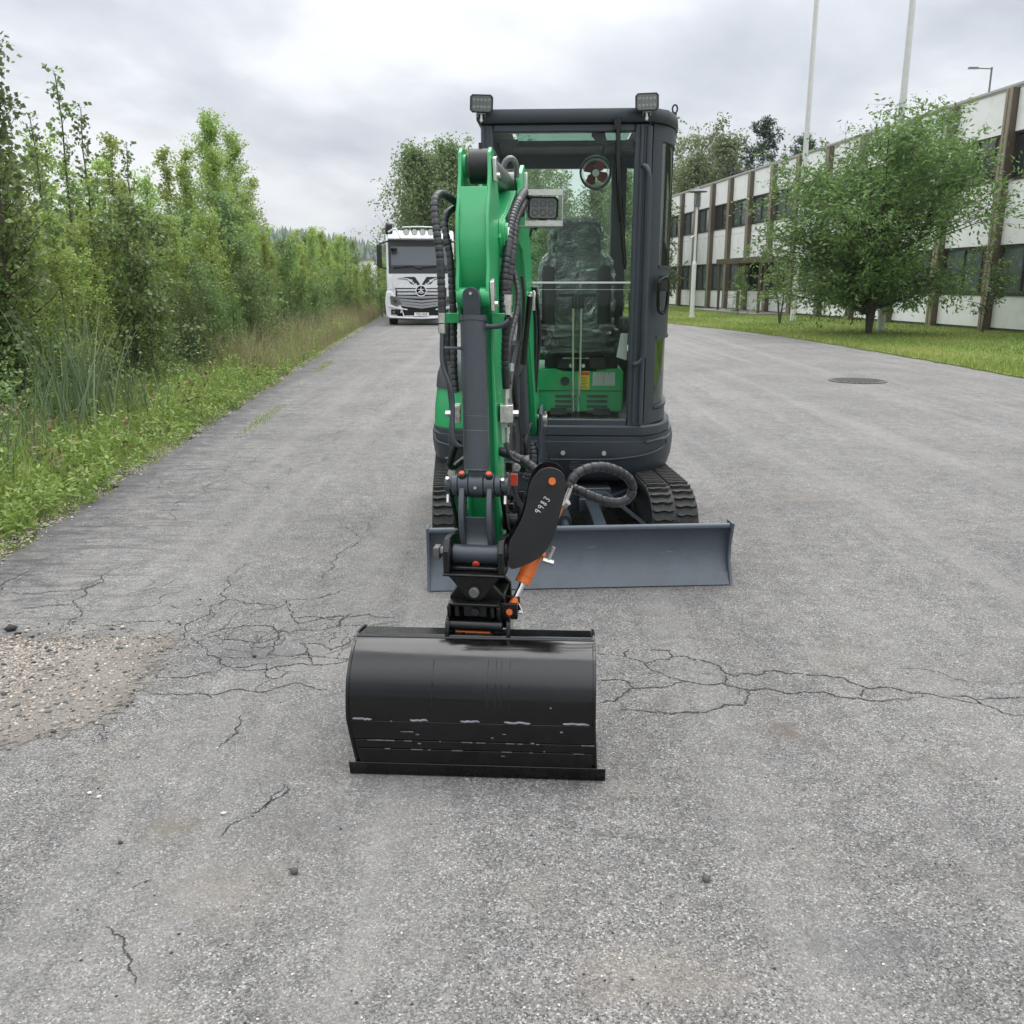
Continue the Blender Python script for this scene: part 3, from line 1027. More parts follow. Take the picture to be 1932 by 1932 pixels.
# --- undercarriage
for side in (-1, 1):
    cxs = 0.295 + side * (0.715 - 0.125)
    y0, y1, zc_, rad, RX = 4.90, 6.42, 0.225, 0.185, 1.42
    prof = []
    for i in range(13):
        a_ = math.pi / 2 + math.pi * i / 12
        prof.append((y0 + math.cos(a_) * rad * RX, zc_ + math.sin(a_) * rad))
    for i in range(13):
        a_ = -math.pi / 2 + math.pi * i / 12
        prof.append((y1 + math.cos(a_) * rad, zc_ + math.sin(a_) * rad))
    inner = [(p[0] + (zc_ and (y0 if p[0] < 5.6 else y1) - p[0]) * .12, zc_ + (p[1] - zc_) * .88) for p in prof]
    mb = MB(MU)
    w = 0.125
    loops = [[(cxs - w, *p) for p in prof], [(cxs + w, *p) for p in prof], [(cxs + w, *p) for p in inner], [(cxs - w, *p) for p in inner], [(cxs - w, *p) for p in prof]]
    mb.loft(loops, closed=True, cap=False)
    tr = part("track", mb, RUBBER, smooth=50)
    # tread lugs, two staggered rows
    lug = MB()
    lug.prism([(-.056, -.008), (-.035, -.013), (0.0, -.006), (.03, -.013), (.056, -.007), (.056, .007), (.03, .001), (0, .008), (-.035, .001), (-.056, .006)], "z", 0, .017)
    lm = lug.mesh("track_lug", RUBBER)
    per = 2 * (y1 - y0) + 2 * math.pi * rad
    nl = int(per / 0.0425)
    for row in (0, 1):
        for k in range(nl):
            d = (k + row * .5) * per / nl
            st = y1 - y0
            if d < st:
                yy, zz, an = y1 - d, zc_ + rad, 0
            elif d < st + math.pi * rad:
                an = (d - st) / rad
                yy, zz = y0 - math.sin(an) * rad * RX, zc_ + math.cos(an) * rad
                an = math.atan2(math.sin(an) / RX, math.cos(an))
            elif d < 2 * st + math.pi * rad:
                yy, zz, an = y0 + (d - st - math.pi * rad), zc_ - rad, math.pi
            else:
                an = (d - 2 * st) / rad
                yy, zz = y1 - math.sin(an) * rad, zc_ + math.cos(an) * rad
            if zz < zc_ - rad * .6 and 4.95 < yy < 6.3:
                continue
            M_ = Matrix.Translation(-ROOT) @ MU @ Matrix.Translation((cxs + (row * 2 - 1) * .064, yy, zz)) @ Matrix.Rotation(an, 4, "X")
            link("track_lug", lm, tr, mtx=M_)
    mb = MB(MU)
    for yy in (4.86, 6.42):
        mb.cyl((cxs - .05, yy, zc_), (cxs + .05, yy, zc_), .15, n=24)
    for yy in (5.15, 5.45, 5.75, 6.05):
        mb.cyl((cxs - .07, yy, .12), (cxs + .07, yy, .12), .06, n=14)
    mb.b2(cxs - .06, cxs + .06, 4.9, 6.35, .15, .30)
    part("track_frame", mb, GREYP)
# car body between the tracks
mb = MB(MU)
mb.b2(-.02, .62, 5.15, 6.2, .20, .34)
mb.cyl((.3, 5.75, .33), (.3, 5.75, .43), .30, n=32)
for s_ in (-1, 1):
    mb.prism([(.295 + s_ * .12, 5.05), (.295 + s_ * .26, 5.05), (.295 + s_ * .50, 5.35), (.295 + s_ * .50, 5.6), (.295 + s_ * .2, 5.5)], "z", .22, .30)
part("carbody", mb, GREY, bevel=.008)
mb = MB(MU)
for s_ in (-1, 1):
    # sloping step plates beside each track
    mb.add([(.295 + s_ * .10, 5.12, .33), (.295 + s_ * .27, 5.05, .34), (.295 + s_ * .46, 4.72, .22), (.295 + s_ * .46, 4.90, .21), (.295 + s_ * .30, 5.2, .31),
            (.295 + s_ * .10, 5.12, .31), (.295 + s_ * .27, 5.05, .32), (.295 + s_ * .46, 4.72, .20), (.295 + s_ * .46, 4.90, .19), (.295 + s_ * .30, 5.2, .29)],
           [(0, 1, 2, 3, 4), (9, 8, 7, 6, 5), (0, 5, 6, 1), (1, 6, 7, 2), (2, 7, 8, 3), (3, 8, 9, 4), (4, 9, 5, 0)])
part("step_plate", mb, BLADEM, smooth=0)
for s_ in (-1, 1):
    mb = MB(MU)
    mb.prism([(4.48, .06), (4.50, .20), (4.85, .27), (5.2, .30), (5.2, .20), (4.85, .14)], "x", .295 + s_ * .19 - .035, .295 + s_ * .19 + .035)
    part("blade_arm", mb, GREY, bevel=.005)
mb = MB(MU)
mb.cyl((.30, 4.55, .17), (.30, 4.80, .235), .022, n=16)
mb.cyl((.30, 4.78, .23), (.30, 5.25, .30), .042, n=20)
part("blade_cylinder", mb, GREY)
# dozer blade
bx0, bx1 = .335 - .77, .335 + .77
bp_ = [(4.345, .012), (4.378, .05), (4.415, .10), (4.435, .155), (4.437, .20), (4.425, .245), (4.395, .285), (4.37, .300)]
back = [(p[0] + .022, p[1] + (.004 if i > 4 else 0)) for i, p in enumerate(bp_)]
back[-1] = (4.40, .318)
mb = MB(MU)
mb.prism(bp_ + back[::-1], "x", bx0, bx1)
bl = part("dozer_blade", mb, BLADEM, bevel=.003)
for s_, xx in ((-1, bx0), (1, bx1)):
    mb = MB(MU)
    mb.prism([(4.33, .008), (4.47, .05), (4.475, .24), (4.44, .325), (4.35, .325), (4.385, .2), (4.385, .12)], "x", xx - .007 + s_ * .002, xx + .007 + s_ * .002)
    sub("end_plate", mb, BLADEM, bl, bevel=.002)
mb = MB(MU)
mb.cyl((bx0 + .01, 4.385, .306), (bx1 - .01, 4.385, .306), .014, n=12)
sub("top_lip", mb, BLADEM, bl)
mb = MB(MU)
mb.prism([(4.335, .006), (4.343, .004), (4.382, .058), (4.374, .062)], "x", bx0 + .004, bx1 - .004)
sub("cutting_edge", mb, BLADEM, bl, bevel=.001, smooth=0)

SCUFF = paint("pale_paint_scuff", (0.26, 0.29, 0.31), 0.5, var=.3, scale=40)
mb = MB(MU)
r9 = random.Random(4)
for x0_, x1_ in ((-.30, -.12), (.18, .26), (.42, .60), (.66, .70), (.80, 1.07)):
    mb.prism([(4.3772, .051), (4.3795, .0545), (4.384, .053), (4.381, .049)], "x", x0_, x1_)
for _ in range(9):
    x_, k_ = r9.uniform(-.3, 1.0), r9.randrange(1, 5)
    a_, b_ = bp_[k_], bp_[k_ + 1]
    q_ = r9.random()
    yy_, zz_ = a_[0] + (b_[0] - a_[0]) * q_, a_[1] + (b_[1] - a_[1]) * q_
    mb.box((x_, yy_ - .0004, zz_), (r9.uniform(.01, .05), .0012, .0014), Matrix.Rotation(r9.uniform(-.3, .3), 4, "Y"))
sub("paint_scuff", mb, SCUFF, bl, smooth=0)

# --- upper structure
def house_outline(k=1.0, front=5.16):
    pts_ = [(-.10, front + .02), (.30, front), (.62, front), (.74, front + .03), (.845, front + .10), (.935, front + .24), (.985, front + .45), (1.0, front + .75),
            (.99, front + 1.1), (.93, front + 1.42), (.74, front + 1.64), (.45, front + 1.74), (.10, front + 1.74), (-.2, front + 1.64), (-.42, front + 1.42), (-.52, front + 1.1),
            (-.545, front + .75), (-.53, front + .45), (-.47, front + .28), (-.36, front + .2), (-.12, front + .18)]
    c_ = Vector((.25, front + .85))
    return [((p[0] - c_.x) * k + c_.x, (p[1] - c_.y) * k + c_.y) for p in pts_]


mb = MB(MH)
L = []
for k, z in ((.80, .362), (.90, .368), (.955, .41), (.982, .48), (.992, .55), (.992, .612), (.984, .616), (.984, .642)):
    L.append([(x, y, z) for x, y in house_outline(k)])
mb.loft(L)
sk = part("lower_cover", mb, GREYP, smooth=50)
# moulded rib across the right front of the cover
mb = MB(MH)
path = [(.22, 5.155, .51), (.45, 5.150, .512), (.62, 5.16, .517), (.78, 5.205, .535), (.895, 5.32, .562), (.912, 5.345, .60), (.875, 5.29, .614), (.78, 5.205, .606)]
mb.tube(spline(path, .02), .006, n=8)
sub("moulded_rib", mb, GREYP, sk)
for xx in (.298, .535):
    mb = MB(MH)
    y_ = 5.160
    mb.cyl((xx, y_ - .004, .548), (xx, y_ + .02, .548), .0135, n=18)
    mb.cyl((xx, y_ - .012, .548), (xx, y_, .548), .007, n=6)
    sub("bolt", mb, ZINC, sk)
for i, (w_, z) in enumerate(((.052, .492), (.066, .478), (.066, .464), (.052, .450))):
    mb = MB(MH)
    k = (z - .42) / .08
    mb.box((.368, 5.172 + (.492 - z) * .25, z), (w_, .02, .0075))
    sub("vent_slot", mb, PRINT, sk)
# floor sill below the cab
mb = MB(MH)
o1 = [(.02, 5.19), (.70, 5.19), (.765, 5.20), (.86, 5.29), (.935, 5.45), (.962, 5.7), (.962, 6.2), (.9, 6.45), (.02, 6.45)]
mb.loft([[(x, y, z) for x, y in [((p[0] - .4) * k + .4, (p[1] - 5.8) * k + 5.8) for p in o1]] for k, z in ((.985, .640), (1.0, .65), (1.0, .695), (.985, .705))])
part("floor_sill", mb, GREYP, smooth=40)

# engine hood, green with dark top
mb = MB(MH)
def lo(k, z, y0_=5.42):
    o_ = [(-.17, y0_), (-.40, y0_ + .03), (-.50, y0_ + .12), (-.53, y0_ + .35), (-.53, 6.2), (-.45, 6.5), (-.2, 6.75), (.1, 6.85), (.45, 6.85), (.80, 6.7), (.80, 6.5), (.0, 6.5)]
    c_ = (.1, 6.2)
    return [((p[0] - c_[0]) * k + c_[0], (p[1] - c_[1]) * k + c_[1], z) for p in o_]
mb.loft([lo(1.0, .643), lo(.995, .75), lo(.97, .88), lo(.955, .93)])
part("engine_hood", mb, GREEN, smooth=60)
mb = MB(MH)
mb.loft([lo(.975, .885, 5.40), lo(.965, .95, 5.41), lo(.93, 1.02, 5.42), lo(.86, 1.06, 5.43)])
part("hood_top", mb, GREYP, smooth=60)
mb = MB(MH)
mb.tube(spline([(-.50, 5.50, .60), (-.47, 5.43, .565), (-.38, 5.365, .55), (-.25, 5.345, .545)], .02), .007, n=8)
sub("moulded_rib", mb, GREYP, sk)

# cab
CF = 5.2
mb = MB(MH)
mb.b2(-.17, -.103, CF, CF + .07, .70, 2.335)
mb.b2(.662, .742, CF, CF + .055, .70, 2.335)
mb.b2(-.103, .662, CF, CF + .055, 2.292, 2.335)
mb.b2(-.103, .662, CF, CF + .055, .695, .742)
mb.b2(-.17, -.11, 6.33, 6.39, .70, 2.30)
mb.b2(.60, .70, 6.33, 6.39, .70, 2.30)
mb.b2(-.17, .93, 6.332, 6.388, .70, 1.05)
mb.b2(-.17, .93, 6.332, 6.388, 2.24, 2.33)
mb.b2(-.17, -.125, CF + .07, 6.33, .70, .98)
mb.b2(-.17, -.125, CF + .07, 6.33, 2.26, 2.335)
mb.b2(.88, .922, 6.15, 6.39, .70, 2.335)
cabf = part("cab_frame", mb, GREY, bevel=.008)
# right front column with gutter rails
for gx_, gy_, gr_ in ((.700, CF - .004, .012), (.738, CF + .004, .017), (-.155, CF - .002, .010)):
    mb = MB(MH)
    mb.cyl((gx_, gy_, .72), (gx_, gy_, 2.32), gr_, n=12)
    sub("gutter_rail", mb, GREY, cabf)
# ceiling behind the sunroof
mb = MB(MH)
mb.b2(-.12, .90, 5.90, 6.33, 2.315, 2.335)
sub("ceiling_lining", mb, BLACKM, cabf)
mb = MB(MH)
ro = [(-.19, 5.17), (.76, 5.165), (.845, 5.24), (.908, 5.40), (.938, 5.62), (.942, 6.1), (.90, 6.36), (.80, 6.42), (-.19, 6.42)]
# roof with a sunroof opening: ring of quads
def ring(k, z):
    return [((p[0] - .39) * k + .39, (p[1] - 5.8) * k + 5.8, z) for p in ro]
inn = [(-.02, 5.265), (.40, 5.265), (.67, 5.265), (.67, 5.45), (.67, 5.70), (.67, 5.86), (.67, 5.90), (.34, 5.90), (-.02, 5.90)]
loops = [[(p[0], p[1], 2.337) for p in inn], ring(.985, 2.337), ring(1.0, 2.35), ring(1.0, 2.385), ring(.985, 2.405), ring(.93, 2.412), [(p[0], p[1], 2.350) for p in inn], [(p[0], p[1], 2.337) for p in inn]]
mb.loft(loops, closed=True, cap=False)
rf = part("cab_roof", mb, GREYP, smooth=45)
mb = MB(MH)
mb.b2(.0, .66, 5.27, 5.90, 2.343, 2.347)
sub("sunroof_glass", mb, SUNGLASS, rf)
mb = MB(MH)
mb.cyl((.915, 5.62, 2.38), (.915, 5.62, 2.455), .012, n=10)
mb.tube([Vector((.915, 5.62, 2.475)) + Vector((math.cos(a_) * .014, 0, math.sin(a_) * .022)) for a_ in [i * math.pi / 8 for i in range(17)]], .005, n=8)
sub("lifting_eye", mb, BLACKM, rf)

# windscreen: upper and lower pane with the joint between them
mb = MB(MH)
mb.b2(-.103, .662, CF + .02, CF + .025, 1.512, 2.292)
ws = part("windscreen", mb, GLASS, smooth=0)
mb = MB(MH)
mb.b2(-.103, .662, CF + .012, CF + .017, .742, 1.504)
sub("lower_pane", mb, GLASS, ws, smooth=0)
mb = MB(MH)
mb.b2(-.103, .662, CF + .008, CF + .028, 1.503, 1.513)
sub("pane_joint", mb, PAPER, ws)
mb = MB(MH)
mb.b2(-.103, .662, CF + .030, CF + .034, 1.468, 1.471)
sub("pane_seal", mb, PAPER, ws)
# side and rear glass
mb = MB(MH)
mb.b2(-.150, -.145, CF + .07, 6.33, .98, 2.26)
part("side_window", mb, GLASS, smooth=0)
mb = MB(MH)
mb.b2(-.11, .60, 6.355, 6.36, 1.05, 2.24)
part("rear_window", mb, GLASS, smooth=0)
mb = MB(MH)
mb.b2(.70, .90, 6.355, 6.36, 1.05, 2.24)
part("rear_quarter_window", mb, GLASS, smooth=0)

# door: curved wall with two windows
curve = spline([(.762, 5.222, 0), (.795, 5.245, 0), (.845, 5.305, 0), (.888, 5.40, 0), (.916, 5.55, 0), (.928, 5.75, 0), (.929, 5.95, 0), (.924, 6.15, 0)], .03)


def cwall(mb, z0, z1, t0=0.0, t1=1.0, th=.03, off=0.0):
    n = len(curve)
    i0, i1 = int(t0 * (n - 1)), int(round(t1 * (n - 1)))
    seg = curve[i0:i1 + 1]
    outl, inl = [], []
    for i, p in enumerate(seg):
        a_ = seg[min(i + 1, len(seg) - 1)] - seg[max(i - 1, 0)]
        nn_ = Vector((a_.y, -a_.x, 0)).normalized()
        outl.append(p + nn_ * off)
        inl.append(p + nn_ * (off - th))
    loop = outl + inl[::-1]
    mb.prism([(p.x, p.y) for p in loop], "z", z0, z1)


mb = MB(MH)
cwall(mb, .715, .79)
cwall(mb, .79, 1.21, 0, .10)
cwall(mb, .79, 1.21, .93, 1)
cwall(mb, 1.21, 1.59)
cwall(mb, 1.59, 2.25, 0, .10)
cwall(mb, 1.59, 2.25, .93, 1)
cwall(mb, 2.25, 2.335)
dr = part("cab_door", mb, GREYP, smooth=40, bevel=.004)
mb = MB(MH)
cwall(mb, 1.59, 2.25, .10, .93, .005, -.012)
sub("door_window", mb, GLASSD, dr)
mb = MB(MH)
cwall(mb, .79, 1.21, .10, .93, .005, -.012)
sub("door_window", mb, GLASSD, dr)
mb = MB(MH)
cwall(mb, 1.59, 2.25, .44, .47, .02, -.006)
sub("window_bar", mb, BLACKM, dr)
mb = MB(MH)
cwall(mb, .795, .812, .10, .93, .02, .006)
cwall(mb, 1.195, 1.212, .10, .93, .02, .006)
cwall(mb, 1.588, 1.602, .10, .93, .02, .006)
sub("window_rim", mb, GREYP, dr)
hp = [(.828, 5.225, 1.52), (.853, 5.232, 1.535), (.875, 5.262, 1.52), (.876, 5.262, 1.40), (.862, 5.245, 1.345), (.835, 5.232, 1.345), (.822, 5.226, 1.38), (.822, 5.222, 1.50)]
mb = MB(MH)
mb.tube(spline(hp + [hp[0]], .02), .010, n=8)
mb.add([(.815, 5.212, 1.46), (.872, 5.25, 1.46), (.872, 5.25, 1.545), (.815, 5.212, 1.545), (.83, 5.26, 1.46), (.885, 5.28, 1.46), (.885, 5.28, 1.545), (.83, 5.26, 1.545)],
       [(0, 1, 2, 3), (4, 7, 6, 5), (0, 4, 5, 1), (1, 5, 6, 2), (2, 6, 7, 3), (3, 7, 4, 0)])
sub("door_handle", mb, BLACK, dr)
# grab rail
mb = MB(MH)
mb.tube(spline([(.705, 5.20, 2.115), (.712, 5.15, 2.115), (.735, 5.14, 2.08), (.742, 5.14, 1.95), (.742, 5.14, 1.3), (.742, 5.14, 1.14), (.735, 5.145, 1.085), (.70, 5.15, 1.06), (.69, 5.20, 1.06)], .03), .013, n=12)
part("grab_rail", mb, GREY)
# wiper
mb = MB(MH)
mb.tube([(.565, 5.175, 2.34), (.572, 5.165, 2.2), (.585, 5.17, 1.95), (.598, 5.185, 1.83)], [.014, .012, .009, .010], n=8)
mb.box((.563, 5.172, 2.325), (.035, .035, .05))
mb.tube([(.592, 5.186, 1.96), (.612, 5.19, 1.75), (.628, 5.192, 1.60)], .010, n=6)
mb.tube([(.585, 5.195, 2.16), (.590, 5.197, 1.9), (.63, 5.197, 1.58)], .0055, n=6)
part("wiper", mb, BLACK)


def worklight(cx_, cy_, cz_, w_, h_, tilt, name="work_light", M_=MH, lens=10, bracket=True, back=.045):
    Lm = M_ @ Matrix.Translation((cx_, cy_, cz_)) @ Matrix.Rotation(tilt, 4, "Y")
    mb = MB(Lm)
    c = .012
    o_ = [(-w_ / 2 + c, -h_ / 2), (w_ / 2 - c, -h_ / 2), (w_ / 2, -h_ / 2 + c), (w_ / 2, h_ / 2 - c), (w_ / 2 - c, h_ / 2), (-w_ / 2 + c, h_ / 2), (-w_ / 2, h_ / 2 - c), (-w_ / 2, -h_ / 2 + c)]
    def sc(k, y):
        return [(p[0] * k, y, p[1] * k) for p in o_]
    mb.loft([sc(.70, back), sc(.93, .012), sc(1, .006), sc(1, -.012), sc(.90, -.012), sc(.86, -.002)])
    wl = part(name, mb, BLACKM, bevel=.001)
    cols = 5 if lens == 10 else 3
    mb = MB(Lm)
    for r_ in range(2):
        for k in range(cols):
            x_ = (k - (cols - 1) / 2) * w_ * .80 / cols
            z_ = (r_ - .5) * h_ * .40
            rr_ = min(w_ * .80 / cols, h_ * .4) * .47
            mb.cyl((x_, -.003, z_), (x_, -.009, z_), rr_ * .95, rr_ * .55, n=14)
    sub("reflector", mb, STEELD if lens == 6 else PAPER, wl)
    mb = MB(Lm)
    mb.b2(-w_ * .43, w_ * .43, -.0035, -.0025, -h_ * .43, h_ * .43)
    sub("reflector_plate", mb, LAMPG, wl, smooth=0)
    mb = MB(Lm)
    mb.b2(-w_ * .44, w_ * .44, -.0115, -.0100, -h_ * .44, h_ * .44)
    sub("lens", mb, CLEAR, wl, smooth=0)
    if bracket:
        mb = MB(Lm)
        mb.tube([(-.02, .02, -h_ / 2 - .018), (-.02, .0, -h_ / 2 - .004), (.02, .0, -h_ / 2 - .004), (.02, .02, -h_ / 2 - .018)], .003, n=6)
        mb.cyl((0, .012, -h_ / 2 - .045), (0, .012, -h_ / 2), .006, n=8)
        mb.cyl((0, .002, -h_ / 2 - .035), (0, .025, -h_ / 2 - .035), .009, n=6)
        sub("bracket", mb, ZINC, wl)
    return wl


worklight(-.158, 5.13, 2.425, .122, .088, R_(2), back=.03)
worklight(.712, 5.13, 2.425, .122, .086, R_(-2), back=.03)

# interior: seat
def rbox(mb, c_, s_, rot=None, k=.82):
    """pillow-like rounded block"""
    sx_, sy_, sz_ = [q / 2 for q in s_]
    L_ = Matrix.Translation(Vector(c_)) @ (rot or Matrix())
    loops = []
    for zt, sc_ in ((-1, .78), (-.92, .92), (-.7, 1), (.7, 1), (.92, .92), (1, .78)):
        lp = []
        for i in range(20):
            a_ = 2 * math.pi * i / 20
            ca, sa = math.cos(a_), math.sin(a_)
            e = .45
            lp.append((math.copysign(abs(ca) ** e, ca) * sx_ * sc_, math.copysign(abs(sa) ** e, sa) * sy_ * sc_, zt * sz_))
        loops.append([L_ @ Vector(p) for p in lp])
    mb.loft(loops)
    return mb


SX = .372
mb = MB(MH)
rbox(mb, (SX, 5.98, 1.43), (.40, .11, .50), Matrix.Rotation(R_(-8), 4, "X"))
seat = part("operator_seat", mb, SEATM, smooth=60)
mb = MB(MH)
rbox(mb, (SX, 6.02, 1.765), (.31, .11, .22), Matrix.Rotation(R_(-8), 4, "X"))
sub("headrest", mb, SEATM, seat, smooth=60)
mb = MB(MH)
rbox(mb, (SX, 5.73, 1.165), (.44, .46, .12))
sub("seat_cushion", mb, SEATM, seat, smooth=60)
for s_ in (-1, 1):
    mb = MB(MH)
    rbox(mb, (SX + s_ * .175, 5.92, 1.40), (.09, .10, .42), Matrix.Rotation(R_(-8), 4, "X"))
    sub("side_bolster", mb, SEATM, seat, smooth=60)
    mb = MB(MH)
    rbox(mb, (SX + s_ * .19, 5.66, 1.19), (.10, .36, .13))
    sub("cushion_bolster", mb, SEATM, seat, smooth=60)
mb = MB(MH)
mb.b2(SX - .06, SX + .06, 6.0, 6.03, 1.6, 1.72)
rbox(mb, (SX, 5.90, 1.33), (.25, .05, .20), Matrix.Rotation(R_(-8), 4, "X"))
sub("lumbar_pad", mb, SEATM, seat, smooth=60)
# film cover: displaced shell round the seat
def film(mb, c_, s_, rot, seed):
    r_ = random.Random(seed)
    sx_, sy_, sz_ = [q / 2 for q in s_]
    L_ = Matrix.Translation(Vector(c_)) @ rot
    loops = []
    nz_, na = 22, 44
    for i in range(nz_ + 1):
        zt = -1 + 2 * i / nz_
        sc_ = 1 - .22 * abs(zt) ** 6
        lp = []
        for k in range(na):
            a_ = 2 * math.pi * k / na
            ca, sa = math.cos(a_), math.sin(a_)
            d = 1 + r_.uniform(-.03, .04) + .035 * math.sin(a_ * 9 + zt * 7 + seed) + .03 * math.sin(a_ * 4 - zt * 11)
            lp.append(L_ @ Vector((math.copysign(abs(ca) ** .5, ca) * sx_ * sc_ * d, math.copysign(abs(sa) ** .5, sa) * sy_ * sc_ * d, zt * sz_ + r_.uniform(-.006, .006))))
        loops.append(lp)
    mb.loft(loops)
mb = MB(MH)
film(mb, (SX, 5.965, 1.42), (.48, .17, .53), Matrix.Rotation(R_(-8), 4, "X"), 3)
film(mb, (SX - .012, 6.02, 1.775), (.345, .135, .255), Matrix.Rotation(R_(-8), 4, "X"), 5)
film(mb, (SX, 5.70, 1.17), (.53, .50, .17), Matrix(), 8)
sub("plastic_film", mb, FILM, seat, smooth=25)
# green console below the seat
mb = MB(MH)
co = [(-.02, .735), (.655, .735), (.66, .76), (.66, .985), (.635, 1.0), (.50, 1.0), (.49, .985), (.28, .985), (.27, 1.0), (.0, 1.0), (-.02, .985)]
mb.prism(co, "y", 5.55, 6.2)
cons = part("seat_console", mb, GREEN, bevel=.008)
mb = MB(MH)
mb.prism([(.02, .865), (.64, .865), (.648, .875), (.648, .975), (.02, .975)], "y", 5.538, 5.552)
sub("console_panel", mb, GREEN, cons, bevel=.005)
for gx in (.31, .505):
    for k in range(4):
        mb = MB(MH)
        mb.prism([(gx - .062, .84 - k * .031), (gx + .058, .84 - k * .031), (gx + .068, .83 - k * .031), (gx + .058, .822 - k * .031), (gx - .058, .822 - k * .031), (gx - .066, .832 - k * .031)], "y", 5.5475, 5.556)
        sub("vent_slot", mb, PRINT, cons)
mb = MB(MH)
mb.cyl((.305, 5.525, .925), (.305, 5.56, .925), .040, n=28)
sub("socket_ring", mb, GREEN, cons)
mb = MB(MH)
mb.cyl((.305, 5.518, .925), (.305, 5.53, .925), .028, n=24)
sub("socket", mb, BLACKM, cons)
mb = MB(MH)
mb.b2(.385, .455, 5.531, 5.536, .875, .985)
lab = sub("warning_label", mb, YELLOW, cons, smooth=0)
mb = MB(MH)
mb.b2(.388, .452, 5.528, 5.530, .962, .981)
sub("red_header", mb, REDL, cons, smooth=0)
mb = MB(MH)
for k in range(8):
    mb.b2(.392, .448 - (k % 3) * .008, 5.528, 5.530, .884 + k * .009, .8865 + k * .009)
sub("label_print", mb, PRINT, cons, smooth=0)
mb = MB(MH)
mb.b2(.475, .61, 5.531, 5.536, .900, .978)
sub("data_plate", mb, PAPER, cons, smooth=0)
mb = MB(MH)
for k in range(6):
    mb.b2(.482, .60, 5.5285, 5.530, .908 + k * .011, .9092 + k * .011)
for k in range(4):
    mb.b2(.50 + k * .022, .51 + k * .022, 5.5285, 5.530, .968, .973)
mb.b2(.54, .5415, 5.5285, 5.530, .905, .962)
sub("label_print", mb, PRINT, cons, smooth=0)
# seat base, dark wells and latch
mb = MB(MH)
mb.b2(.18, .63, 5.60, 6.0, 1.0, 1.09)
mb.prism([(.25, 1.00), (.27, 1.07), (.38, 1.075), (.38, 1.0)], "y", 5.53, 5.6)
mb.prism([(.45, 1.00), (.45, 1.075), (.54, 1.07), (.56, 1.0)], "y", 5.53, 5.6)
part("seat_base", mb, BLACKM, bevel=.005)
mb = MB(MH)
mb.cyl((.29, 5.51, 1.065), (.45, 5.51, 1.065), .003, n=8)
for xx in (.34, .415):
    mb.cyl((xx, 5.50, 1.02), (xx, 5.53, 1.02), .011, n=12)
part("latch_bar", mb, ZINC)
# travel levers
for xx, sgn in ((.352, -1), (.392, 1)):
    mb = MB(MH)
    mb.tube(spline([(xx - .004 * sgn, 5.38, .71), (xx - .004 * sgn, 5.38, .83), (xx, 5.37, .90), (xx + .004 * sgn, 5.36, 1.39)], .05), .0075, n=12)
    lv = part("travel_lever", mb, CHROME)
    mb = MB(MH)
    mb.box((xx, 5.355, 1.405), (.032, .03, .085))
    mb.box((xx + sgn * .045, 5.355, 1.44), (.085, .032, .022))
    sub("lever_grip", mb, BLACKM if sgn < 0 else SEATM, lv, bevel=.007)
for xx in (.27, .53):
    mb = MB(MH)
    mb.box((xx, 5.42, .752), (.10, .08, .012), Matrix.Rotation(R_(20), 4, "X"))
    mb.b2(xx - .012, xx + .012, 5.43, 5.45, .70, .75)
    part("foot_pedal", mb, BLACKM, bevel=.003)
# joystick consoles and manual
for xx in (.08, .70):
    mb = MB(MH)
    rbox(mb, (xx, 5.75, 1.22), (.12, .40, .16))
    ac = part("armrest_console", mb, BLACKM, smooth=60)
    mb = MB(MH)
    mb.tube([(xx, 5.62, 1.28), (xx, 5.60, 1.36), (xx, 5.59, 1.45)], [.012, .016, .022], n=10)
    sub("joystick", mb, BLACKM, ac)
mb = MB(MH)
mb.prism([(.600, 1.09), (.66, 1.07), (.662, 1.225), (.622, 1.225)], "y", 5.30, 5.303)
part("paper_manual", mb, PAPER, smooth=0)
# fan
FX, FY, FZ = .468, 5.62, 2.135
fr_ = .088
Mf = MH @ Matrix.Translation((FX, FY, FZ)) @ Matrix.Rotation(R_(12), 4, "X")
mb = MB(Mf)
for y_ in (-.03, .03):
    mb.tube([(math.cos(i * math.pi / 16) * fr_, y_, math.sin(i * math.pi / 16) * fr_) for i in range(33)], .006, n=8)
mb.cyl((0, .03, 0), (0, .10, 0), .03, n=14)
mb.tube([(0, .09, 0), (.03, .06, .08), (.05, .03, .15)], .01, n=8)
fan = part("cab_fan", mb, BLACKM)
mb = MB(Mf)
for i in range(44):
    a_ = 2 * math.pi * i / 44
    mb.tube([(math.cos(a_) * fr_ * .78, -.034, math.sin(a_) * fr_ * .78), (math.cos(a_) * fr_ * .97, -.03, math.sin(a_) * fr_ * .97), (math.cos(a_) * fr_, .03, math.sin(a_) * fr_)], .0022, n=4)
mb.cyl((0, -.045, 0), (0, -.03, 0), .02, n=16)
sub("fan_guard", mb, PAPER, fan)
for i in range(4):
    a_ = i * math.pi / 2 + .5
    mb = MB(Mf @ Matrix.Rotation(a_, 4, "Y"))
    mb.add([(.008, -.012, -.01), (.03, -.02, -.03), (.075, -.016, -.028), (.082, .004, .01), (.06, .014, .03), (.012, .006, .012)], [(0, 1, 2, 3, 4, 5)])
    mb.add([(.008, -.008, -.01), (.03, -.016, -.03), (.075, -.012, -.028), (.082, .008, .01), (.06, .018, .03), (.012, .010, .012)], [(5, 4, 3, 2, 1, 0)])
    sub("fan_blade", mb, REDM, fan)
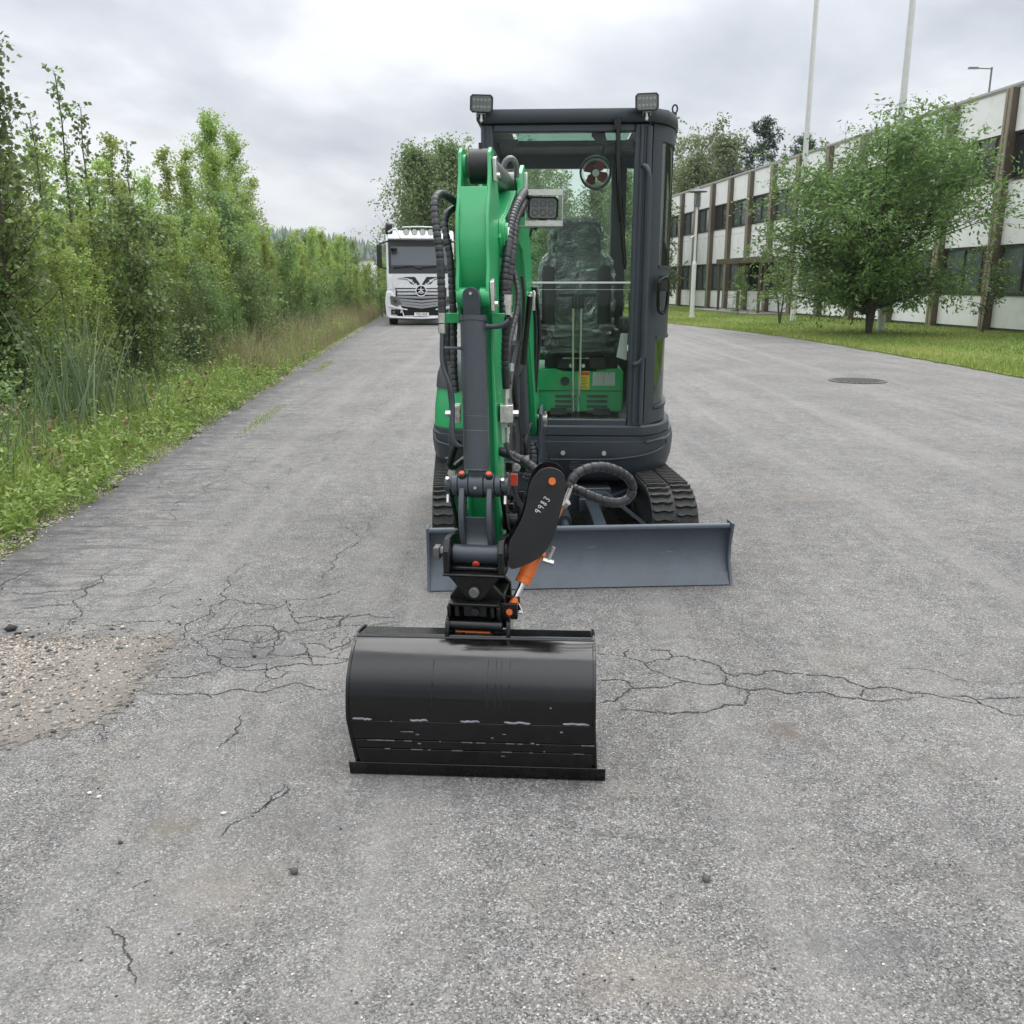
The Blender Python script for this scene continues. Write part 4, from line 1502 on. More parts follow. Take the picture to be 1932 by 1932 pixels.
# dark brackets at the head of the windscreen
mb = MB(MH)
mb.prism([(-.07, 2.21), (-.07, 2.265), (.03, 2.265), (.03, 2.25), (.0, 2.215)], "y", 5.24, 5.27)
mb.prism([(.43, 2.30), (.50, 2.30), (.52, 2.22), (.47, 2.24), (.43, 2.28)], "y", 5.24, 5.27)
mb.prism([(.60, 2.20), (.655, 2.21), (.655, 2.265), (.60, 2.255)], "y", 5.24, 5.27)
part("screen_latch", mb, BLACKM, bevel=.003)

# --- swing bracket and boom
def arm(px, py, Y):
    return MAi @ at(px, py, Y)


mb = MB(MA)
mb.prism([(4.72, .74), (4.72, .84), (4.80, .88), (4.90, .84), (4.98, .60), (5.1, .55), (5.1, .40), (4.80, .40), (4.66, .50)], "x", .078, .098)
mb.prism([(4.72, .74), (4.72, .84), (4.80, .88), (4.90, .84), (4.98, .60), (5.1, .55), (5.1, .40), (4.80, .40), (4.66, .50)], "x", -.098, -.078)
mb.cyl((0, 5.0, .38), (0, 5.0, .62), .09, n=24)
mb.b2(-.078, .078, 4.74, 5.05, .42, .52)
sb = part("swing_bracket", mb, GREY, bevel=.004)
mb = MB(MA)
mb.cyl((-.115, 4.82, .80), (.115, 4.82, .80), .028, n=16)
mb.prism([(4.80, .76), (4.84, .76), (4.87, .79), (4.84, .84), (4.80, .84)], "x", .10, .112)
sub("boom_foot_pin", mb, ZINC, sb)
lower = [(4.88, .78), (4.86, .86), (4.62, 1.28), (4.36, 1.66), (4.22, 1.80), (4.02, 1.87), (3.80, 1.86), (3.55, 1.76), (3.40, 1.72), (3.35, 1.66), (3.38, 1.60), (3.46, 1.59), (3.66, 1.62), (3.90, 1.67), (4.06, 1.64), (4.22, 1.46), (4.42, 1.16), (4.66, .80), (4.76, .72), (4.84, .72)]
mb = MB(MA)
mb.prism(lower, "x", -.058, .058)
boom = part("boom", mb, GREEN, bevel=.004)
for s_ in (-1, 1):
    mb = MB(MA)
    mb.prism([(p[0] + (0.006 if p[0] > 4.3 else -.004), p[1]) for p in lower], "x", s_ * .062 - .006, s_ * .062 + .006)
    sub("side_plate", mb, GREEN, boom, bevel=.003)
    mb = MB(MA)
    mb.prism([(4.12, 1.80), (4.0, 1.95), (3.92, 1.97), (3.84, 1.93), (3.80, 1.84)], "x", s_ * .078 - .008, s_ * .078 + .008)
    mb.cyl((s_ * .055, 3.93, 1.90), (s_ * .078, 3.93, 1.90), .035, n=18)
    sub("cylinder_lug", mb, GREEN, boom, bevel=.002)
mb = MB(MA)
mb.b2(.085, .10, 3.91, 3.945, 1.86, 1.94)
mb.b2(.085, .098, 4.28, 4.31, 1.38, 1.47)
mb.cyl((.07, 4.3, 1.45), (.10, 4.3, 1.45), .016, n=8)
sub("pin_keeper", mb, ZINC, boom, bevel=.003)
# arm cylinder (rod end at the top of the stick, base on the boom)
mb = MB(MA)
mb.cyl((0, 3.44, 1.905), (0, 3.86, 1.90), .045, n=24)
mb.cyl((-.05, 3.93, 1.90), (.05, 3.93, 1.90), .045, n=20)
ac = part("arm_cylinder", mb, STEELD)
mb = MB(MA)
mb.cyl((0, 3.34, 1.905), (0, 3.45, 1.905), .024, n=16)
sub("rod", mb, CHROME, ac)
mb = MB(MA)
mb.cyl((-.034, 3.325, 1.895), (.034, 3.325, 1.895), .058, n=32)
mb.cyl((0, 3.325, 1.95), (0, 3.325, 1.972), .007, n=6)
sub("rod_eye", mb, BLACKM, ac)
mb = MB(MA)
mb.tube(spline([(.02, 3.74, 1.93), (.035, 3.74, 1.965), (.055, 3.75, 1.975), (.07, 3.78, 1.955), (.07, 3.80, 1.91)], .01), .011, n=10)
sub("oil_pipe", mb, STEELD, ac)
# boom cylinder in front of the lower boom
mb = MB(MA)
mb.cyl((0, 4.60, .68), (0, 4.36, 1.24), .048, n=24)
mb.cyl((-.04, 4.62, .64), (.04, 4.62, .64), .05, n=20)
bc = part("boom_cylinder", mb, GREY)
mb = MB(MA)
mb.cyl((0, 4.36, 1.24), (0, 4.24, 1.52), .024, n=16)
sub("rod", mb, CHROME, bc)
mb = MB(MA)
mb.b2(-.078, .02, 4.34, 4.38, .60, 1.50)
sub("cylinder_guard", mb, GREY, bc, bevel=.003)

# --- stick
SW = .0545
so_ = [(3.20, 1.79), (3.25, 1.87), (3.27, 1.935), (3.305, 1.955), (3.34, 1.955), (3.385, 1.92), (3.43, 1.80), (3.475, 1.74), (3.485, 1.68), (3.46, 1.60), (3.38, 1.50), (3.33, 1.35), (3.22, .92), (3.17, .66), (3.155, .58), (3.11, .545), (3.05, .56), (3.03, .62), (3.055, .92), (3.115, 1.30),
       (3.135, 1.37), (3.09, 1.41), (3.065, 1.455), (3.075, 1.51), (3.105, 1.56), (3.115, 1.64), (3.15, 1.73)]
inner_ = [(3.175, 1.74), (3.215, 1.82), (3.42, 1.78), (3.44, 1.66), (3.31, 1.34), (3.20, .90), (3.15, .62), (3.09, .60), (3.068, .66), (3.09, .92), (3.145, 1.30), (3.165, 1.40), (3.145, 1.50), (3.125, 1.58), (3.135, 1.66)]
mb = MB(MS)
mb.prism(inner_, "x", -SW + .008, SW - .008)
stick = part("stick", mb, GREEN, bevel=.002)
for s_ in (-1, 1):
    mb = MB(MS)
    mb.prism(so_, "x", s_ * (SW - .004) - .006, s_ * (SW - .004) + .006)
    sub("side_plate", mb, GREEN, stick, bevel=.0035)
    mb = MB(MS)
    mb.cyl((s_ * .036, 3.325, 1.895), (s_ * .055, 3.325, 1.895), .040, n=24)
    sub("pin_boss", mb, GREEN, stick, bevel=.002)
    mb = MB(MS)
    mb.cyl((s_ * .022, 3.095, 1.455), (s_ * .055, 3.095, 1.455), .034, n=20)
    sub("pin_boss", mb, GREEN, stick, bevel=.002)
    mb = MB(MS)
    mb.cyl((s_ * (SW + .002), 3.42, 1.665), (s_ * (SW + .024), 3.42, 1.665), .062, n=28)
    mb.cyl((s_ * (SW + .023), 3.42, 1.665), (s_ * (SW + .034), 3.42, 1.665), .050, n=28)
    sub("pin_boss", mb, GREEN, stick, bevel=.002)
    mb = MB(MS)
    mb.b2(s_ * SW, s_ * (SW + .052), 3.10, 3.13, 1.372, 1.405)
    sub("hose_bracket", mb, GREEN, stick, bevel=.002)
for y_, z_, h_ in ((3.30, 1.885, .085), (3.09, 1.465, .105)):
    mb = MB(MS)
    mb.prism([(y_ - .018, z_ - h_ / 2), (y_ + .022, z_ - h_ / 2), (y_ + .03, z_), (y_ + .022, z_ + h_ / 2), (y_ - .018, z_ + h_ / 2 - .01)], "x", SW + .004, SW + .017)
    mb.cyl((SW + .004, y_ - .005, z_ - h_ * .28), (SW + .028, y_ - .005, z_ - h_ * .28), .010, n=6)
    sub("pin_keeper", mb, ZINC, stick, bevel=.002)
mb = MB(MS)
mb.cyl((SW, 3.42, 1.665), (SW + .037, 3.42, 1.665), .035, n=20)
sub("boom_pin", mb, ZINC, stick)

# --- bucket cylinder in front of the stick
T_, B0 = Vector((0, 3.055, 1.390)), Vector((0, 2.955, .897))
mb = MB(MS)
mb.cyl(B0, T_, .0435, n=40)
bc2 = part("bucket_cylinder", mb, GREY, smooth=60)
mb = MB(MS)
ax = (T_ - B0).normalized()
mb.cyl(T_ - ax * .012, T_ + ax * .004, .0465, n=40)
mb.tube([T_ + Vector((math.cos(i * math.pi / 16) * .038, math.sin(i * math.pi / 16) * .038, .004)) for i in range(33)], .008, n=8)
sub("end_cap", mb, GREY, bc2, smooth=60)
mb = MB(MS)
mb.cyl(B0, B0 + ax * .003, .0445, n=40)
mb.cyl(B0 + ax * .13, B0 + ax * .132, .0442, n=40)
mb.cyl(B0 + ax * .178, B0 + ax * .179, .0441, n=40)
sub("seam_ring", mb, STEELD, bc2, smooth=60)
mb = MB(MS)
E_ = Vector((0, 3.075, 1.462))
# eye: flat bar with round top
op = []
for i in range(13):
    a_ = math.pi * i / 12
    op.append((math.cos(a_) * .028, 1.462 + math.sin(a_) * .028))
op += [(-.028, 1.39), (.028, 1.39)]
mb.prism(op, "y", 3.030, 3.09)
sub("cylinder_eye", mb, GREY, bc2, bevel=.012, smooth=60)
mb = MB(MS)
mb.cyl((0, 3.034, 1.470), (0, 3.022, 1.470), .007, .005, n=10)
sub("grease_nipple", mb, ZINC, bc2)
mb = MB(MS)
mb.cyl((0, 2.955, .90), (0, 2.945, .862), .022, n=20)
mb.prism([(-.028, .885), (.028, .885), (.024, .902), (-.024, .902)], "y", 2.925, 2.975)
sub("rod", mb, GREY, bc2)
# steel oil pipe down the left side with its clamp
mb = MB(MS)
pl = [arm(834, 629, 3.02), arm(834, 681, 3.0), arm(841, 707, 2.99), arm(851, 733, 2.98), arm(854, 765, 2.975), arm(854, 811, 2.96), arm(857, 832, 2.955), arm(868, 842, 2.955)]
mb.tube(spline(pl, .012), .0075, n=12)
sub("oil_pipe", mb, GREY, bc2, smooth=60)
mb = MB(MS)
mb.cyl(arm(834, 657, 3.01), arm(873, 657, 3.03), .0055, n=10)
sub("pipe_clamp", mb, GREY, bc2)
mb = MB(MS)
mb.tube(spline([arm(915, 616, 3.045), arm(935, 616, 3.04), arm(950, 613, 3.03), arm(961, 604, 3.03)], .01), .0085, n=12)
mb.cyl(arm(912, 616, 3.045), arm(921, 616, 3.045), .012, n=12)
sub("oil_pipe", mb, GREY, bc2, smooth=60)

# --- bucket linkage
P1 = Vector((0, 2.94, .848))
P2 = Vector((0, 2.855, .634))
mb = MB(MS)
mb.cyl((-.024, 2.94, .848), (.024, 2.94, .848), .041, n=32)
for s_ in (-1, 1):
    mb.cyl((s_ * .026, 2.94, .848), (s_ * .060, 2.94, .848), .039, n=32)
    mb.cyl((s_ * .062, 2.94, .848), (s_ * .082, 2.94, .848), .036, n=28)
    mb.cyl((s_ * .083, 2.94, .848), (s_ * .106, 2.94, .848), .029, n=24)
hl = part("bucket_link", mb, GREY, bevel=.002)
for s_ in (-1, 1):
    mb = MB(MS)
    cur = []
    for i in range(15):
        t_ = i / 14
        cur.append((2.915 - .015 * t_ - .055 * math.sin(t_ * 2.9) * (1 - t_ * .3) - .015 * t_, .865 - .245 * t_))
    outer = [(p[0], p[1]) for p in cur]
    inn2 = [(p[0] + .05 + .02 * math.sin(i / 14 * 3.14), p[1]) for i, p in enumerate(cur)]
    mb.prism(outer + inn2[::-1], "x", s_ * .046 - .009, s_ * .046 + .009)
    sub("link_plate", mb, GREY, hl, bevel=.003)
    mb = MB(MS)
    mb.tube([Vector((s_ * .045, 2.925, .878)), Vector((s_ * .045, 2.918, .892))], .014, n=16)
    sub("grease_collar", mb, BLACKM, hl)
    mb = MB(MS)
    mb.cyl((s_ * .045, 2.919, .889), (s_ * .045, 2.915, .897), .009, n=12)
    sub("grease_cap", mb, REDCAP, hl)
    mb = MB(MS)
    mb.cyl((s_ * .092, 2.912, .872), (s_ * .092, 2.900, .880), .006, n=6)
    sub("lock_bolt", mb, ZINC, hl)
    mb = MB(MS)
    mb.cyl((s_ * .096, 2.915, .820), (s_ * .096, 2.905, .795), .006, n=6)
    sub("lock_bolt", mb, ZINC, hl)
    # guide link back to the stick
    mb = MB(MS)
    gl_ = [(2.93, .875), (2.965, .87), (2.985, .80), (3.03, .735), (3.10, .72), (3.12, .685), (3.10, .65), (3.04, .655), (2.98, .70), (2.93, .79), (2.912, .84)]
    mb.prism(gl_, "x", s_ * .085 - .007, s_ * .085 + .007)
    mb.cyl((s_ * .062, 3.075, .69), (s_ * .112, 3.075, .69), .030, n=24)
    mb.cyl((s_ * .104, 3.055, .66), (s_ * .104, 3.04, .635), .006, n=6)
    part("guide_link", mb, BLACKC, bevel=.002)
mb = MB(MS)
mb.loft([[(x, y, z) for x, y in ((-.038, yy), (.038, yy), (.038, yy + .012), (-.038, yy + .012))] for yy, z in ((2.875, .755), (2.882, .73), (2.885, .70), (2.878, .67), (2.862, .655), (2.845, .65))])
sub("web_plate", mb, GREY, hl, bevel=.002)
mb = MB(MS)
mb.cyl((-.078, 2.855, .634), (.078, 2.855, .634), .033, n=32)
sub("lower_tube", mb, GREY, hl, bevel=.003)
mb = MB(MS)
mb.cyl((0, 2.835, .612), (0, 2.822, .606), .012, n=14)
sub("grease_cap", mb, REDCAP, hl)
mb = MB(MS)
mb.cyl((0, 2.955, .848), (0, 2.893, .850), .007, .005, n=10)
sub("grease_nipple", mb, ZINC, hl)

# --- tilt coupler (black)
mb = MB(MS)
for s_ in (-1, 1):
    mb.prism([(2.775, .59), (2.785, .66), (2.82, .695), (2.87, .695), (3.05, .66), (3.12, .64), (3.14, .60), (3.10, .58), (2.95, .58)], "x", s_ * .089 - .011, s_ * .089 + .011)
    mb.cyl((s_ * .08, 2.855, .634), (s_ * .106, 2.855, .634), .040, n=24)
mb.b2(-.102, .102, 2.765, 3.06, .583, .592)
mb.b2(-.078, .078, 2.80, 2.84, .592, .606)
cpl = part("tilt_coupler", mb, BLACKC, bevel=.004)
mb = MB(MS)
mb.cyl((-.104, 2.855, .640), (-.142, 2.855, .640), .019, n=6)
mb.box((-.130, 2.85, .640), (.020, .045, .040))
mb.cyl((.106, 2.855, .634), (.116, 2.855, .634), .018, n=16)
sub("coupler_pin", mb, STEELD, cpl, bevel=.002)
mb = MB(MS)
tri = [(-.086, .582), (.086, .582), (.074, .570), (.032, .512), (.020, .502), (0, .498), (-.020, .502), (-.032, .512), (-.074, .570)]
mb.prism(tri, "y", 2.775, 2.79)
sub("tilt_plate", mb, BLACKC, cpl, bevel=.003)
mb = MB(MS)
mb.prism(tri, "y", 2.985, 3.0)
sub("tilt_plate", mb, BLACKC, cpl, bevel=.003)
mb = MB(MS)
mb.cyl((0, 2.755, .533), (0, 3.02, .533), .0165, n=24)
sub("tilt_pin", mb, STEELD, cpl, bevel=.002)
mb = MB(MS)
hf_ = [(-.095, .400), (.094, .400), (.094, .505), (.058, .545), (.036, .56), (-.036, .56), (-.058, .545), (-.088, .505)]
mb.prism(hf_, "y", 2.800, 2.82)
mb.prism(hf_, "y", 2.955, 2.975)
mb.b2(-.085, .080, 2.745, 2.80, .490, .500)
mb.b2(-.090, -.078, 2.745, 2.80, .430, .490)
mb.b2(.072, .084, 2.745, 2.80, .430, .490)
mb.b2(-.090, .088, 2.82, 2.955, .495, .505)
lc = part("quick_hitch", mb, BLACKC, bevel=.003)
mb = MB(MS)
mb.b2(-.040, .036, 2.77, 2.798, .448, .486)
mb.cyl((0, 2.772, .467), (0, 2.758, .467), .014, n=16)
for x_ in (-.062, .056):
    mb.b2(x_ - .007, x_ + .007, 2.765, 2.798, .448, .484)
sub("lock_block", mb, BLACKM, lc, bevel=.002)
mb = MB(MS)
mb.cyl((-.092, 2.725, .434), (.092, 2.725, .434), .0155, n=24)
sub("front_pin", mb, BLACKC, lc)
mb = MB(MS)
mb.b2(-.062, .052, 2.722, 2.735, .4115, .4155)
sub("orange_bar", mb, ORANGE, lc)
mb = MB(MS)
mb.b2(-.034, .034, 2.740, 2.75, .398, .411)
sub("white_sticker", mb, PAPER, lc, smooth=0)
mb = MB(MS)
mb.box((-.052, 2.733, .402), (.024, .02, .018))
mb.box((.048, 2.733, .402), (.024, .02, .018))
sub("hook_stop", mb, BLACKM, lc, bevel=.002)

# tilt cylinder bracket, rod, barrel, guard
def wp(px, py, Y):
    return at(px, py, Y)


mb = MB(MS)
c_ = arm(963, 1146, 2.80)
mb.b2(c_.x - .028, c_.x + .028, 2.775, 2.79, c_.z - .026, c_.z + .028)
mb.b2(c_.x - .028, c_.x + .028, 2.845, 2.86, c_.z - .026, c_.z + .028)
mb.b2(c_.x - .05, c_.x - .022, 2.79, 2.86, c_.z - .03, c_.z + .016)
tb = part("tilt_bracket", mb, BLACKC, bevel=.003)
mb = MB(MS)
mb.cyl((c_.x + .002, 2.773, c_.z), (c_.x + .002, 2.862, c_.z), .0105, n=20)
sub("bracket_pin", mb, ORANGE, tb)
mb = MB(MS)
mb.cyl((c_.x + .03, 2.80, c_.z - .008), (c_.x + .042, 2.80, c_.z - .010), .006, n=8)
mb.tube(spline([(c_.x + .028, 2.81, c_.z + .02), (c_.x + .038, 2.805, c_.z), (c_.x + .04, 2.80, c_.z - .01)], .01), .002, n=6)
sub("grease_fitting", mb, ZINC, tb)
ra, rb = wp(969, 1138, 2.83), wp(1012, 1040, 2.89)
ax2 = (rb - ra).normalized()
mb = MB()
mb.cyl(ra, ra + (rb - ra) * .6, .0105, n=20)
tcyl = part("tilt_cylinder", mb, CHROME)
mb = MB()
mb.cyl(ra - ax2 * .004, ra + ax2 * .020, .016, .013, n=20)
sub("rod_end", mb, ORANGE, tcyl)
mb = MB()
r1 = wp(990, 1090, 2.865)
mb.cyl(r1 - ax2 * .02, r1 + ax2 * .004, .026, n=24)
mb.cyl(r1 + ax2 * .004, r1 + ax2 * .30, .026, n=24)
mb.cyl(wp(1008, 1052, 2.88), wp(1026, 1044, 2.86), .012, n=14)
sub("barrel", mb, ORANGE, tcyl, bevel=.002)
gpx = [(1010, 170), (1060, 150), (1110, 147), (1170, 165), (1210, 200), (1230, 235), (1235, 300), (1225, 380), (1190, 520), (1150, 680), (1110, 780), (1070, 850), (1000, 920), (900, 975), (800, 1010), (752, 1000), (745, 900), (745, 800), (780, 730), (850, 600), (885, 500), (905, 400), (915, 330), (950, 240)]
gpw = [wp(796 + .22 * x, 850 + .22 * y, 2.80) for x, y in gpx]
gsm = spline([(p.x, p.z, 0) for p in gpw] + [(gpw[0].x, gpw[0].z, 0)], .01)[:-1]
mb = MB()
mb.prism([(p.x, p.y) for p in gsm], "y", 2.796, 2.806)
gd = part("cylinder_guard", mb, BLACKM, bevel=.002, label="black curved guard plate with the handwritten number 9983")
mb = MB()
gin = [gsm[i] for i in range(0, len(gsm), 3)]
gc_ = sum((Vector((p.x, p.y)) for p in gsm), Vector((0, 0))) / len(gsm)
# rear cheek of the guard and its rim
mb.prism([(p.x, p.y) for p in gsm], "y", 2.895, 2.903)
sub("rear_cheek", mb, BLACKC, gd)
mb = MB()
oc = wp(796 + .22 * 1117, 850 + .22 * 262, 2.795)
mb.cyl((oc.x, 2.788, oc.z), (oc.x, 2.91, oc.z), .0115, n=24)
sub("guard_pin", mb, ORANGE, gd)
# handwritten number, white paint marker strokes
STROKES = {
    "9": [[(.45, .95), (.1, .85), (.05, .6), (.3, .5), (.5, .65), (.45, .95), (.5, .5), (.42, .05)]],
    "8": [[(.45, .85), (.25, 1.0), (.08, .8), (.3, .52), (.5, .25), (.28, .02), (.06, .22), (.28, .52), (.45, .85)]],
    "3": [[(.05, .9), (.3, 1.0), (.5, .8), (.22, .55), (.5, .3), (.3, .0), (.03, .12)]],
}
mb = MB()
org = wp(796 + .22 * 1010, 850 + .22 * 552, 2.79)
tdir = (wp(796 + .22 * 1080, 850 + .22 * 455, 2.79) - org)
tdir = Vector((tdir.x, 0, tdir.z)).normalized()
udir = Vector((-tdir.z, 0, tdir.x))
hgt = .021
for k, ch in enumerate("9983"):
    for st in STROKES[ch]:
        pts3 = [org + tdir * (k * .0165 + q[0] * hgt * .8) + udir * (q[1] * hgt) for q in st]
        mb.tube(spline([(p.x, 2.7955, p.z) for p in pts3], .002), .0011, n=5)
sub("handwritten_number", mb, WHITEP, gd)
mb = MB()
mb.cyl(wp(1064, 952, 2.85), wp(1078, 915, 2.86), .0085, n=12)
mb.cyl(wp(1062, 955, 2.85), wp(1072, 947, 2.84), .0115, n=6)
part("hose_fitting", mb, ZINC)
mb = MB()
mb.cyl(wp(1045, 1032, 2.85), wp(1033, 1060, 2.85), .0065, n=10)
mb.cyl(wp(1024, 1056, 2.85), wp(1044, 1062, 2.85), .0095, n=6)
part("hose_fitting", mb, ZINC)


# --- hoses
def hose(pts3, r, name="hydraulic_hose", mat=None, pitch=.022, wrap=True, parent=None):
    P = spline(pts3, .004 if wrap else .015)
    if wrap:
        rad, d = [], 0
        for i, p in enumerate(P):
            if i:
                d += (P[i] - P[i - 1]).length
            ph = (d / pitch) % 1
            rad.append(r * (.84 if ph < .14 else (.97 + .06 * ph)))
    else:
        rad = r
    mb = MB()
    mb.tube(P, rad, n=12)
    return part(name, mb, mat or HOSE, parent, smooth=50)


W_ = wp
hose([W_(868, 388, 3.30), W_(850, 374, 3.25), W_(834, 366, 3.20), W_(823, 372, 3.15), W_(820, 390, 3.12), W_(824, 438, 3.08), W_(830, 486, 3.06), W_(833, 550, 3.04), W_(834, 590, 3.03)], .0135)
hose([W_(870, 392, 3.32), W_(856, 393, 3.30), W_(844, 403, 3.27), W_(839, 420, 3.25), W_(843, 450, 3.22), W_(850, 490, 3.2), W_(853, 550, 3.18), W_(856, 600, 3.17), W_(856, 650, 3.16), W_(857, 700, 3.14), W_(860, 740, 3.12)], .0125)
hose([W_(848, 600, 3.35), W_(846, 640, 3.35), W_(848, 680, 3.35), W_(856, 720, 3.3)], .011)
hose([W_(990, 362, 3.72), W_(982, 374, 3.60), W_(970, 400, 3.50), W_(962, 430, 3.42), W_(958, 470, 3.36), W_(952, 518, 3.32), W_(950, 566, 3.30), W_(952, 600, 3.28)], .0165, pitch=.020)
hose([W_(994, 378, 3.80), W_(984, 392, 3.66), W_(972, 420, 3.54), W_(967, 470, 3.46), W_(962, 510, 3.42), W_(956, 560, 3.38), W_(950, 620, 3.34), W_(948, 680, 3.3)], .0165, pitch=.020)
hose([W_(966, 500, 3.50), W_(972, 525, 3.48), W_(977, 555, 3.44), W_(974, 590, 3.40), W_(966, 622, 3.34), W_(958, 661, 3.28), W_(957, 700, 3.26), W_(960, 725, 3.26)], .0115)
hose([W_(960, 596, 3.06), W_(955, 630, 3.08), W_(953, 670, 3.10), W_(955, 732, 3.12)], .0135)
hose([W_(992, 372, 3.85), W_(998, 366, 3.9), W_(1000, 380, 3.92), W_(990, 396, 3.86), W_(978, 408, 3.8)], .014, wrap=False, mat=STEELD)
hose([W_(941, 850, 3.10), W_(968, 861, 3.08), W_(994, 874, 3.05), W_(1018, 892, 3.0), W_(1050, 912, 2.97), W_(1089, 924, 2.95), W_(1115, 936, 2.95), W_(1148, 947, 2.97), W_(1172, 947, 3.0), W_(1188, 937, 3.02), W_(1193, 920, 3.02), W_(1186, 903, 3.0),
      W_(1166, 889, 2.97), W_(1140, 881, 2.93), W_(1112, 883, 2.9), W_(1090, 893, 2.88), W_(1078, 908, 2.87), W_(1073, 920, 2.865)], .0165, pitch=.03)
hose([W_(957, 835, 3.05), W_(958, 850, 3.04), W_(966, 864, 3.04), W_(980, 872, 3.04)], .006, wrap=False)
hose([W_(866, 830, 3.12), W_(858, 845, 3.12), W_(850, 870, 3.12), W_(846, 880, 3.12)], .013, wrap=False, mat=BLACKC)
hose([W_(846, 878, 3.13), W_(856, 882, 3.15), W_(868, 872, 3.18), W_(876, 866, 3.22)], .012, wrap=False, mat=BLACKC)
hose([W_(1009, 540, 4.4), W_(1016, 590, 4.5), W_(1018, 640, 4.55), W_(1013, 690, 4.6), W_(1010, 740, 4.65)], .010, wrap=False)
hose([W_(1006, 540, 4.4), W_(1010, 600, 4.5), W_(1011, 660, 4.55), W_(1008, 720, 4.6)], .008, wrap=False)
hose([W_(1000, 800, 4.6), W_(994, 815, 4.55), W_(990, 835, 4.5), W_(992, 860, 4.5)], .016, wrap=False, mat=BLACKC)
hose([W_(1000, 835, 4.7), W_(1004, 860, 4.68), W_(1000, 890, 4.66), W_(992, 905, 4.66)], .030, pitch=.02)
hose([W_(974, 560, 3.6), W_(980, 600, 3.7), W_(978, 640, 3.75), W_(968, 690, 3.7), W_(962, 740, 3.6), W_(964, 790, 3.5), W_(960, 850, 3.45)], .009, wrap=False)
hose([W_(984, 520, 3.9), W_(988, 560, 3.95), W_(985, 620, 3.98), W_(976, 680, 4.0), W_(974, 740, 4.0), W_(980, 800, 4.1), W_(986, 850, 4.2)], .007, wrap=False)
hose([W_(950, 800, 3.5), W_(946, 840, 3.5), W_(950, 880, 3.45), W_(958, 900, 3.4), W_(958, 940, 3.35), W_(950, 965, 3.3)], .010, wrap=False, mat=BLACKC)
hose([W_(968, 800, 3.7), W_(972, 850, 3.7), W_(966, 900, 3.65), W_(975, 940, 3.7), W_(990, 960, 3.9)], .011)
hose([W_(842, 610, 3.5), W_(838, 660, 3.5), W_(846, 720, 3.48), W_(852, 780, 3.45), W_(850, 830, 3.42), W_(856, 880, 3.4)], .008, wrap=False)
for k, (x_, y0_, y1_, Y_, r_) in enumerate(((834, 590, 609, 3.03, .013), (834, 612, 629, 3.03, .0125), (959, 556, 576, 3.06, .0135), (959, 576, 594, 3.06, .0105),
                                            (954, 734, 752, 3.12, .0135), (954, 752, 765, 3.12, .009), (957, 806, 818, 3.1, .009), (957, 818, 838, 3.1, .007), (964, 686, 700, 3.24, .011), (992, 858, 868, 4.5, .018))):
    mb = MB()
    mb.cyl(W_(x_, y0_, Y_), W_(x_, y1_, Y_), r_, n=8)
    part("hose_fitting", mb, ZINC)
# valve blocks
for (xa, xb, ya, yb, Y_) in ((943, 968, 764, 797, 3.12), (857, 869, 764, 798, 3.10)):
    mb = MB()
    p, q = W_(xa, ya, Y_), W_(xb, yb, Y_)
    mb.b2(p.x, q.x, Y_ - .01, Y_ + .05, q.z, p.z)
    vb = part("valve_block", mb, ZINC, bevel=.002)
    mb = MB()
    c_ = W_((xa + xb) / 2, (ya + yb) / 2, Y_)
    mb.cyl((c_.x, Y_ - .03, c_.z), (c_.x, Y_ - .008, c_.z), .012, n=6)
    mb.cyl((c_.x, Y_ - .028, c_.z + .018), (c_.x, Y_ - .008, c_.z + .018), .010, n=6)
    xs = 1 if xa > 900 else -1
    mb.cyl((c_.x + xs * .02, Y_ + .01, c_.z), (c_.x + xs * .042, Y_ + .01, c_.z), .012, n=6)
    sub("hex_nut", mb, ZINC, vb)
mb = MB()
p = W_(947, 798, 3.14)
mb.b2(p.x, p.x + .02, 3.14, 3.15, p.z - .07, p.z)
part("mounting_plate", mb, PAPER)
mb = MB(MA)
mb.b2(SW + .002, SW + .03, 3.15, 3.19, 1.05, 1.13)
part("valve_bracket", mb, GREEN, bevel=.002)
for (px_, py_, w_, Y_, mat_) in ((935, 720, 12, 3.9, BLUE), (934, 690, 8, 3.9, BLUE), (936, 762, 9, 3.9, BLUE), (970, 905, 14, 3.3, REDCAP), (941, 870, 12, 3.3, PAPER)):
    mb = MB()
    p = W_(px_, py_, Y_)
    mb.box(p, (w_ / 1700 * Y_, .02, w_ * 1.6 / 1700 * Y_))
    part("cable_tag", mb, mat_, bevel=.002)
# black steel guard bars on the boom
mb = MB()
mb.tube([W_(1000, 558, 3.95), W_(994, 620, 4.0), W_(987, 688, 4.05)], .012, n=4)
mb.tube([W_(987, 690, 4.05), W_(972, 714, 4.02)], .014, n=4)
mb.tube([W_(972, 714, 4.02), W_(970, 750, 4.02), W_(974, 790, 4.05)], .010, n=6)
part("pipe_guard", mb, BLACKC)
for (x_, y_, w_, h_, Y_) in ((960, 880, 14, 20, 3.35), (958, 930, 10, 26, 3.3), (962, 955, 16, 14, 3.2), (845, 870, 12, 14, 3.4), (862, 960, 10, 30, 3.3), (980, 940, 20, 30, 4.3), (940, 820, 16, 40, 3.6)):
    p = W_(x_, y_, Y_)
    mb = MB()
    mb.box(p, (w_ / 1700 * Y_, .03, h_ / 1700 * Y_))
    part("linkage_fitting", mb, BLACKC, bevel=.004)
mb = MB()
for x_, y_ in ((852, 890), (860, 926), (975, 880)):
    p = W_(x_, y_, 3.3)
    mb.cyl(p, p + Vector((.0, -.03, 0)), .014, n=6)
part("hose_fitting", mb, ZINC)

